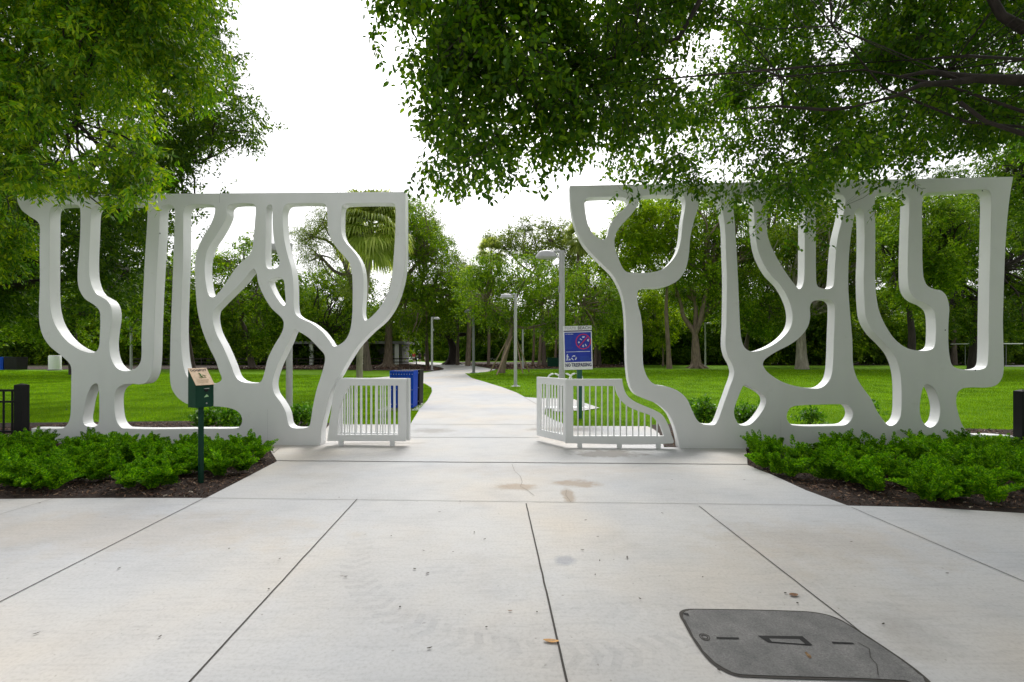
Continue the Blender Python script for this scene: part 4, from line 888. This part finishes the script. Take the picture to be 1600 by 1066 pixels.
# palms
def fan_palm(label, xb, Y, trunk_px, crown_px, R_, nf, seed, r0, bm, skirt=True, group=None):
    rg = np.random.default_rng(seed); base = np.array([(xb-HX)*Y/F, Y, 0])
    t = empty('fan_palm', tuple(base), label, 'palm tree', 0, group)
    top = P(*crown_px, Y)-base
    pts = [np.array([0,0,-.1])]+[P(x, y, Y)-base for x, y in trunk_px]+[top]
    sp_ = spl(pts, closed=False, k=5); MB().tube(sp_, [r0*(1.25-.4*i/len(sp_)) for i in range(len(sp_))], 12).build('trunk', bm, t, smooth=60)
    V = []; Fs = []
    for k in range(nf):
        az = rg.uniform(0, 2*math.pi); q = k/nf; el = R(80-150*q) if skirt else R(75-110*q)
        dv = np.array([math.cos(az)*math.cos(el), math.sin(az)*math.cos(el), math.sin(el)])
        pl = R_*rg.uniform(.38,.55); h = top+dv*pl+np.array([0,0,-.12*pl])
        s = np.cross(dv, [0,0,1]); s = s/(np.linalg.norm(s)+1e-6)
        b = len(V); w = .02; V += [top+s*w, top-s*w, h-s*w*.6, h+s*w*.6]; Fs.append((b,b+1,b+2,b+3))
        nseg = 26; Lf = R_*rg.uniform(.5,.65)
        nrm = np.cross(s, dv)
        for j in range(nseg):
            a = R(-100+200*j/(nseg-1)); d_ = dv*math.cos(a)+s*math.sin(a)+nrm*.12*math.cos(2*a); d_ = d_/np.linalg.norm(d_)
            L = Lf*(1-.25*abs(a)/2)*rg.uniform(.9,1.08); wd = np.cross(d_, nrm); wd = wd/(np.linalg.norm(wd)+1e-6)*L*.045
            dr = np.array([0,0,-1.]); p1 = h+d_*L*.5+dr*L*.04; p2 = h+d_*L*.85+dr*L*.18; p3 = h+d_*L*1.0+dr*L*.48
            b = len(V); V += [h-wd*.2, h+wd*.2, p1+wd, p1-wd, p2+wd*.6, p2-wd*.6, p3+wd*.1, p3-wd*.1]
            Fs += [(b,b+1,b+2,b+3), (b+3,b+2,b+4,b+5), (b+5,b+4,b+6,b+7)]
    link('crown', np_mesh('crown', V, Fs), M['palm'], t); return t
fan_palm('big fan palm with hanging fronds framed by the last opening of the left wall', 562, 23, [(562,560),(566,500),(573,440)], (580,348), 1.95, 105, 51, .13, M['bark_pale'])
fan_palm('small distant fan palm with its head against the sky above the path', 763, 58, [(764,540),(764,470)], (768,392), 2.3, 42, 52, .16, M['bark_tan'])
fan_palm('fan palm behind the top left edge of the right wall', 898, 55, [(899,500)], (905,368), 2.3, 40, 53, .17, M['bark_tan'])
for i, (xb, yb, yt, w, lb) in enumerate([(731,572,478,.26,'thick shaggy palm trunk left of the dark lamp post'),(842,571.5,510,.16,'thin palm trunk between the staked tree and the sign'),(867,571,500,.13,'thin palm trunk just left of the near lamp post'),(929,571,512,.17,'slim palm trunk just right of the no trespassing sign'),(624,569,505,.2,'slim palm trunk just right of the thick fig trunk'),(636,568,510,.17,'thinner trunk second to the right of the thick fig trunk'),(832,571,520,.14,'very thin stem left of the thin palm trunks in the middle distance')]):
    Y = F*CH/(yb-HY); fan_palm(lb, xb, Y, [(xb+2,(yb+yt)/2)], (xb+3, yt-45), 1.9, 22, 60+i, w, M['bark_tan'], skirt=False, group='slim palms around the path')

# dense row at the back of the park, linked copies of five built trees
protos = []
def proto(seed, H, Rr, n, lm, bm):
    rg = np.random.default_rng(seed); bl = []
    for k in range(n):
        a = rg.uniform(0, 6.28); q = rg.random()**.5; z = rg.uniform(.14, .92); rad = Rr*math.sin(math.pi*min(.97, z*.72+.22))
        bl.append((math.cos(a)*rad*q, math.sin(a)*rad*q*.8, z*H, rg.uniform(.9,1.6)))
    t = tree('dense_tree', 'x', (0,0), [(0,0,-.1),(.2,0,H*.16),(0,0,H*.28)], bl, 17000, .36, .19, lm, bm, .3, seed, TL=.7, forks=[(1.2,0,H*.5),(-1.2,.4,H*.5)], subs=1)
    protos.append(t); return t
for s_, H, Rr in ((71,10,4.4),(72,8,4.0),(73,11,4.6),(74,7,3.8),(75,9,4.2)): proto(s_, H, Rr, 46, M['leaf_dark'] if s_ % 2 else M['leaf_mid'], M['bark_dark'])
used = set()
def place(i, X, Y, rz, s, label, group):
    src = protos[i]
    if i in used:
        r = src.copy(); col.objects.link(r)
        for ch in list(src.children):
            c = ch.copy(); col.objects.link(c); c.parent = r
    else: r = src; used.add(i)
    r.location = (X, Y, 0); r.rotation_euler = (0,0,rz); r.scale = (s,s,s); tag(r, label, 'tree', group); return r
rg = np.random.default_rng(80)
def lbg(x, row):
    side = 'left' if x < -6 else 'right'
    if row == 1: return 'far tree closing the view beyond the bend of the path', 'far trees beyond the bend of the path'
    w = 'front' if row == 0 else 'hindmost'
    return f'dense dark tree in the {w} row behind the {side} lawn', f'{w} row of dense trees behind the {side} lawn'
x = -88
k = 0
while x < 92:
    Y = 66+rg.uniform(-3,3)+(0 if abs(x) > 12 else 12)
    if not (-17 < x < 5): place(k % 5, x, Y, rg.uniform(0,6.28), rg.uniform(.85,1.15), *lbg(x, 0))
    elif rg.random() < .75: place(k % 5, x, 92+rg.uniform(-4,8), rg.uniform(0,6.28), rg.uniform(1.1,1.35), *lbg(x, 1))
    x += rg.uniform(3.6,5.0); k += 1
x = -100
while x < 110:
    if not (-22 < x < 6): place(k % 5, x, 80+rg.uniform(-3,5), rg.uniform(0,6.28), rg.uniform(.95,1.3), *lbg(x, 2))
    x += rg.uniform(5,7.5); k += 1
for i_, (x, y_) in enumerate([(-21,102),(-17,98),(-13.5,106),(-9.5,99),(-5.5,104),(-1,99),(3,101)]): place(i_ % 5, x, y_, i_*1.3, 1.2, *lbg(x, 1))
# unseen trees added behind the viewer to shade the wall fronts
for i_, (x, y_, s_) in enumerate([(-13,-17,1.0),(-3,-16,1.1),(4.5,-13,1.15),(11,-12,1.2),(18,-12,1.15)]):
    place(i_ % 5, x, y_, i_*1.7, s_, 'unseen tree added behind the viewer to shade the wall fronts', 'added shading trees behind the viewer')
# low hedge shrubs under the trees
hp = []
for s_ in (91,92,93):
    rg2 = np.random.default_rng(s_); bl = [(rg2.uniform(-1.6,1.6), rg2.uniform(-.6,.6), rg2.uniform(.3,1.5), .75) for _ in range(18)]
    t = empty('hedge_shrub', (0,0,0), 'x', 'shrub'); (V, Fc), c, tw = crown(rg2, bl, 4500, .22, .13, 8, .35, 4, .1, .8)
    link('foliage', np_mesh('foliage', V, Fc), M['leaf_dark'], t)
    mb = MB()
    for q in range(6): limb(rg2, mb, (rg2.uniform(-.8,.8),0,-.05), (rg2.uniform(-1.5,1.5), rg2.uniform(-.4,.4), 1.2), .05, .015)
    mb.build('stem', M['bark_dark'], t); hp.append(t)
k = 0; x = -84; usedh = set()
while x < 92:
    if True:
        i = k % 3; src = hp[i]
        if i in usedh:
            r = src.copy(); col.objects.link(r)
            for ch in list(src.children): c = ch.copy(); col.objects.link(c); c.parent = r
        else: r = src; usedh.add(i)
        Y = 63+rg.uniform(-2,3) if not (-20 < x < 14) else 93+rg.uniform(-2,3)
        r.location = (x, Y, 0); r.rotation_euler = (0,0,rg.uniform(-.5,.5)+(math.pi if k % 2 else 0)); s = rg.uniform(.7,1.25); r.scale = (s*1.1,s,s)
        sd_ = 'left' if x < -15 else ('right' if x > 8 else 'middle'); tag(r, f'low dark shrub in the {sd_} stretch of the hedge under the far trees', 'shrub', f'shrubs under the far trees, {sd_} stretch')
    x += rg.uniform(1.9,3.1); k += 1

# ------------------------------------------------------------------ far built things
t = empty('park_pavilion', ((470-HX)*63/F, 63, 0), 'low pale grey park building with columns behind the trees left of centre', 'building')
MB().box(-1, 13.5, 0, 4, 0, 2.7).build('wall', M['wallpale'], t); MB().box(-1.6, 14.2, -2.2, 4.4, 2.72, 3.05).build('roof', M['roofgrey'], t)
for xx in (-.8, 2.2, 5.6, 9, 13.2): MB().box(xx-.22, xx+.22, -2.0, -1.6, 0, 2.71).build('column', M['signwhite'], t)
for xx in (1, 6.8, 11): MB().box(xx-.6, xx+.6, -.03, .0, 0, 2.1).build('door', M['roofgrey'], t)
for (x0, x1, yt, yb, Y, lb) in ((706,758,534,546,100,'pale blue tent roof glimpsed behind the dark lamp post'), (800,846,536,546,104,'pale blue tent roof glimpsed behind the staked tree')):
    X0, X1 = (x0-HX)*Y/F, (x1-HX)*Y/F; w = (X1-X0)/2; zb = CH+(HY-yb)*Y/F; zt = CH+(HY-yt)*Y/F
    t = empty('canopy_tent', ((X0+X1)/2, Y, 0), lb, 'tent')
    MB().add([(-w,-w,zb),(w,-w,zb),(w,w,zb),(-w,w,zb),(0,0,zt+1),(-w,-w,zb-.3),(w,-w,zb-.3),(w,w,zb-.3),(-w,w,zb-.3)], [(0,1,4),(1,2,4),(2,3,4),(3,0,4),(5,6,1,0),(6,7,2,1),(7,8,3,2),(8,5,0,3)]).build('roof', M['tent'], t)
    for a in (-1,1):
        for b in (-1,1): MB().tube([(a*w*.97,b*w*.97,0),(a*w*.97,b*w*.97,zb)], .06, 6).build('pole', M['lampgrey'], t)
t = empty('wooden_railing', (-34, 59.5, 0), 'dark low railing along the back of the left lawn', 'railing')
MB().box(-14,22,-.05,.05,.75,.87).build('rail', M['bark_dark'], t); MB().box(-14,22,-.05,.05,.35,.45).build('rail', M['bark_dark'], t)
for k in range(13): MB().box(-14+k*3-.06, -14+k*3+.06, -.06, .06, 0, .95).build('post', M['bark_dark'], t)
Y = 58; t = empty('park_shelter', ((1540-HX)*Y/F, Y, 0), 'thin white flat shelter roof glimpsed behind the right end of the right wall', 'shelter')
MB().box(-2.9,3,-1.5,1.5,2.62,2.71).build('roof', M['signwhite'], t)
for a in (-2.5,2.5): MB().tube([(a,0,0),(a,0,2.62)], .045, 8).build('pole', M['lampdark'], t)

# people far up the path
def person(x, yfeet, h, label, shirt, legs, stride, turn):
    Y = F*CH/(yfeet-HY); X = (x-HX)*Y/F; t = empty('person', (X, Y, 0), label, 'person', turn)
    J = {'pel':(0,0,.53),'wst':(0,0,.60),'che':(0,0,.72),'nek':(0,0,.825),'hd0':(0,.0,.87),'hd1':(0,-.004,.93),'hd2':(0,0,.985),
         'sl':(-.10,0,.805),'el':(-.13,.02,.63),'hl':(-.125,-.03,.48),'sr':(.10,0,.805),'er':(.13,-.02,.63),'hr':(.125,-.06,.48),
         'pl':(-.05,0,.51),'kl':(-.055,-.02-stride*.3,.28),'al':(-.055,stride,.04),'fl':(-.055,stride-.09,.012),'pr':(.05,0,.51),'kr':(.055,-.02,.28),'ar':(.055,-stride,.04),'fr':(.055,-stride-.09,.012)}
    E = [('pel','wst'),('wst','che'),('che','nek'),('nek','hd0'),('hd0','hd1'),('hd1','hd2'),('che','sl'),('sl','el'),('el','hl'),('che','sr'),('sr','er'),('er','hr'),('pel','pl'),('pl','kl'),('kl','al'),('al','fl'),('pel','pr'),('pr','kr'),('kr','ar'),('ar','fr')]
    Rd = dict(pel=.07,wst=.06,che=.075,nek=.03,hd0=.035,hd1=.048,hd2=.03,sl=.035,el=.026,hl=.018,sr=.035,er=.026,hr=.018,pl=.052,kl=.034,al=.02,fl=.018,pr=.052,kr=.034,ar=.02,fr=.018)
    ks = list(J); me = bpy.data.meshes.new('body'); me.from_pydata([tuple(c*h for c in J[k]) for k in ks], [(ks.index(a), ks.index(b)) for a, b in E], [])
    o = link('body', me, M['skin'], t); md = o.modifiers.new('s','SKIN'); o.modifiers.new('u','SUBSURF').levels = 1
    for i, k in enumerate(ks): me.skin_vertices[0].data[i].radius = (Rd[k]*h, Rd[k]*h*.85)
    me.skin_vertices[0].data[0].use_root = True
    MB().lathe([(.085*h,.50*h),(.088*h,.6*h),(.10*h,.74*h),(.075*h,.815*h),(.035*h,.83*h)], 14, sx=1.25, sy=.9).tube([(-.11*h,0,.80*h),(-.13*h,.01*h,.68*h)], .04*h, 8).tube([(.11*h,0,.80*h),(.13*h,-.01*h,.68*h)], .04*h, 8).build('shirt', shirt, t, smooth=50)
    MB().lathe([(.08*h,.53*h),(.085*h,.48*h)], 14, sx=1.2, sy=.95).tube([tuple(c*h for c in J['pl']), tuple(c*h for c in J['kl'])], [.06*h,.05*h], 10).tube([tuple(c*h for c in J['pr']), tuple(c*h for c in J['kr'])], [.06*h,.05*h], 10).build('shorts', legs, t, smooth=50)
    MB().lathe([(.047*h,.925*h),(.052*h,.95*h),(.045*h,.985*h),(.02*h,1.0*h)], 12).build('hair', M['hair'], t, smooth=60)
person(646.5, 566.0, 1.72, 'tiny far person in a dark red top walking on the path', M['redcloth'], M['paleclothe'], .10, .3)
person(656, 566.2, 1.78, 'tiny far person in dark clothes walking between two others on the path', M['darkcloth'], M['darkcloth'], .08, -.2)
person(665, 566.3, 1.75, 'tiny far person in black top nearest the thin white lamp post', M['darkcloth'], M['paleclothe'], .11, .1)

# ------------------------------------------------------------------ planters: foxtail fern, shrubs, chips, grass
def foxtails(name, label, poly, n, seed, edge_out=.05, hscale=1.0):
    rg = np.random.default_rng(seed); poly = np.array(poly); pts = []
    npl = n//11
    while len(pts) < npl:
        q = rg.uniform(poly.min(0), poly.max(0)); 
        if inpoly(q[:1], q[1:], poly)[0] and all(np.hypot(*(q-p_)) > .115 for p_ in pts[-400:]): pts.append(q)
        elif rg.random() < .004 and inpoly(q[:1], q[1:], poly)[0]: pts.append(q)
    pts = np.array(pts); n = npl*11; pts = np.repeat(pts, 11, 0)+rg.normal(size=(n,2))*.035; nn = 220
    V = np.empty((n, nn, 4, 3)); 
    L = rg.uniform(.20,.35,n)*hscale*np.repeat(rg.uniform(.75,1.15,npl),11); az = rg.uniform(0,6.28,n); tilt = rg.uniform(.05,.95,n)
    t = rg.random((n,nn))**.85
    th = tilt[:,None]*(.55+.9*t)              # bends outwards
    rr = L[:,None]*t*np.sin(th); zz = L[:,None]*t*np.cos(th*.9)+.03
    cx = pts[:,0,None]+np.cos(az)[:,None]*rr; cy = pts[:,1,None]+np.sin(az)[:,None]*rr
    ax = np.stack([np.cos(az)[:,None]*np.sin(th), np.sin(az)[:,None]*np.sin(th), np.cos(th)], -1)
    rnd = unit(rg.normal(size=(n,nn,3))); out = unit(rnd-ax*np.sum(rnd*ax,-1,keepdims=True)); d_ = unit(out+ax*.75)
    ln = (.043*np.sin(math.pi*np.clip(t*.86+.12,0,1))**.7+.006)[...,None]*(hscale**.5)
    p = np.stack([cx, cy, zz], -1)+out*ln*.15; sd = unit(np.cross(d_, rg.normal(size=(n,nn,3))))*.0062
    V[:,:,0] = p-sd*.6; V[:,:,1] = p+d_*ln*.5-sd; V[:,:,2] = p+d_*ln*1.05; V[:,:,3] = p+d_*ln*.5+sd
    V = V.reshape(-1,3); Fc = np.arange(n*nn*4).reshape(-1,4)
    o = link(name, np_mesh(name, V, Fc), M['fern']); return tag(o, label, 'ground cover', None, 'stuff')
fl = [(-13,5.45), G(0,769), G(150,770), G(270,764), G(352,748), G(410,731), G(416,718), G(412,706), (-13,8.25)]
foxtails('foxtail_fern', 'bright green foxtail fern ground cover filling the left planter', fl, 2800, 101)
fr = [G(1177,725), G(1203,742), G(1280,776), G(1390,788), G(1500,790), G(1620,797), (13,4.8), (13,7.4), G(1180,705)]
foxtails('foxtail_fern', 'green foxtail fern ground cover filling the right planter', fr, 2700, 102, hscale=1.1)
def shrub(label, X, Y, w, h, seed, n=1500, L=.07, W=.035):
    rg = np.random.default_rng(seed); bl = [(rg.uniform(-w/2,w/2)*.8, rg.uniform(-w/2,w/2)*.6, rg.uniform(.15,h*.85), h*.28) for _ in range(12)]
    t = empty('shrub', (X,Y,0), label, 'shrub'); (V, Fc), c, tw = crown(rg, bl, n, L, W, 7, .12, 6, -.2, .9)
    link('foliage', np_mesh('foliage', V, Fc), M['shrub'], t); mb = MB()
    for b_ in bl: limb(rg, mb, (b_[0]*.3, b_[1]*.3, 0), b_[:3], .008, .003, .1, 4, 4)
    mb.build('stem', M['bark_dark'], t); return t
def sh_at(label, x, ybase, wpx, hpx, seed, **k):
    Y = F*CH/(ybase-HY); shrub(label, (x-HX)*Y/F, Y, wpx*Y/F, hpx*Y/F, seed, **k)
sh_at('leafy shrub low behind the left wall right of the waste box post', 345, 676, 66, 40, 111, n=2600)
sh_at('small shrub by the lamp post in a lower opening of the left wall', 470, 672, 46, 36, 112, n=1800)
sh_at('low leafy shrub behind the foot of the right wall near its first opening', 1097, 668, 42, 36, 113, n=1800)
sh_at('low leafy shrub in the small diamond opening of the right wall', 1165, 668, 42, 34, 114, n=1800)
sh_at('sparse little shrub in the wide low slot of the right wall', 1262, 666, 34, 34, 115, n=500)
sh_at('light green weed at the slanted edge of the right wall post', 1362, 668, 16, 40, 116, n=160)
# chips
def chips(name, label, poly, n, z, seed, s0=.012, s1=.045):
    rg = np.random.default_rng(seed); poly = np.array(poly, float); pts = []
    while len(pts) < n:
        q = rg.uniform(poly.min(0), poly.max(0), (4000,2)); ok = inpoly(q[:,0], q[:,1], poly) & ~inpoly(q[:,0], q[:,1], np.array(plaza)); pts += list(q[ok])
    p = np.array(pts[:n]); p = np.concatenate([p, z+rg.random((n,1))*.018+.004], 1); a = unit(rg.normal(size=(n,3))*[1,1,.35]); nr = unit(rg.normal(size=(n,3))*.5+[0,0,1]); b = np.cross(a, nr)
    L = rg.uniform(s0,s1,(n,1)); W = L*rg.uniform(.15,.5,(n,1))
    V = np.stack([p-a*L/2-b*W/2, p+a*L/2-b*W/2*.7, p+a*L/2+b*W/2, p-a*L/2+b*W/2*.8], 1).reshape(-1,3)
    o = link(name, np_mesh(name, V, np.arange(4*n).reshape(-1,4)), M['chip']); return tag(o, label, 'mulch', None, 'stuff')
chips('mulch_chips', 'brown bark chips along the edge of the left planter and behind the left wall', [(-9,5.2), G(0,778), G(322,778), G(434,722), (-3.95,7.7), (-3.4,8.6), G(520,664), G(470,659), G(120,662), (-11,10)], 42000, .003, 121)
chips('mulch_chips', 'brown bark chips along the edge of the right planter and behind the right wall', [(8.5,4.7), G(1600,798), G(1325,790), G(1170,729), (3.2,7.6), (2.6,8.4), G(1060,664), G(1180,666), G(1590,672), (10.5,9)], 42000, .003, 122)
chips('mulch_chips', 'dark brown chips and stones on the mulch island left of the far path', [G(690,577), G(680,579.5), G(560,577), (-30,44), (-30,52), G(620,568), G(674,572)], 9000, .02, 123, .1, .28)
chips('mulch_chips', 'reddish chips and stones on the far mulch bed behind the staked tree', [G(740,570.5), G(780,577), G(980,574), G(990,571), (10,66), (-8,66)], 9000, .004, 124, .1, .32)
# grass
conc = [np.array(q) for q in (plaza, bedL, bedR, isl, farb)]
def grass(name, label, poly, n, h, seed, w=.004):
    rg = np.random.default_rng(seed); poly = np.array(poly, float); pts = np.empty((0,2))
    while len(pts) < n:
        # density falls off with distance like what the eye resolves
        Y0, Y1 = poly[:,1].min(), poly[:,1].max(); u = rg.random(60000); Y = 1/(1/Y0-u*(1/Y0-1/Y1)); X = rg.uniform(poly[:,0].min(), poly[:,0].max(), 60000)
        ok = inpoly(X, Y, poly) & (np.abs(X) < Y*1.15)
        for c in conc: ok &= ~inpoly(X, Y, c)
        pts = np.concatenate([pts, np.stack([X[ok], Y[ok]], 1)])
    pts = pts[:n]; sc_ = np.clip(pts[:,1:2]/12, 1, 4); hh = h*rg.uniform(.5,1.2,(n,1))*(.7+.3*sc_); az = rg.uniform(0,6.28,(n,1)); ln = rg.uniform(0,.7,(n,1))*hh
    p = np.concatenate([pts, np.full((n,1),-.012)], 1); wv = np.concatenate([np.cos(az), np.sin(az), np.zeros((n,1))], 1)*w*sc_
    az2 = rg.uniform(0,6.28,(n,1)); tp = p+np.concatenate([np.cos(az2)*ln, np.sin(az2)*ln, hh], 1)
    V = np.stack([p-wv, p+wv, tp], 1).reshape(-1,3)
    o = link(name, np_mesh(name, V, np.arange(3*n).reshape(-1,3)), M['grass']); return tag(o, label, 'grass', None, 'stuff')
grass('grass', 'mown bright green grass of the left lawn', [(-14,10.5),(-2,10.5),(-2,30),(-50,43),(-50,30)], 230000, .05, 131)
grass('grass', 'mown bright green grass of the right lawn', [(-6,10.6),(14,9.6),(50,36),(50,44),(-3.8,44),(-4,30)], 260000, .05, 132)
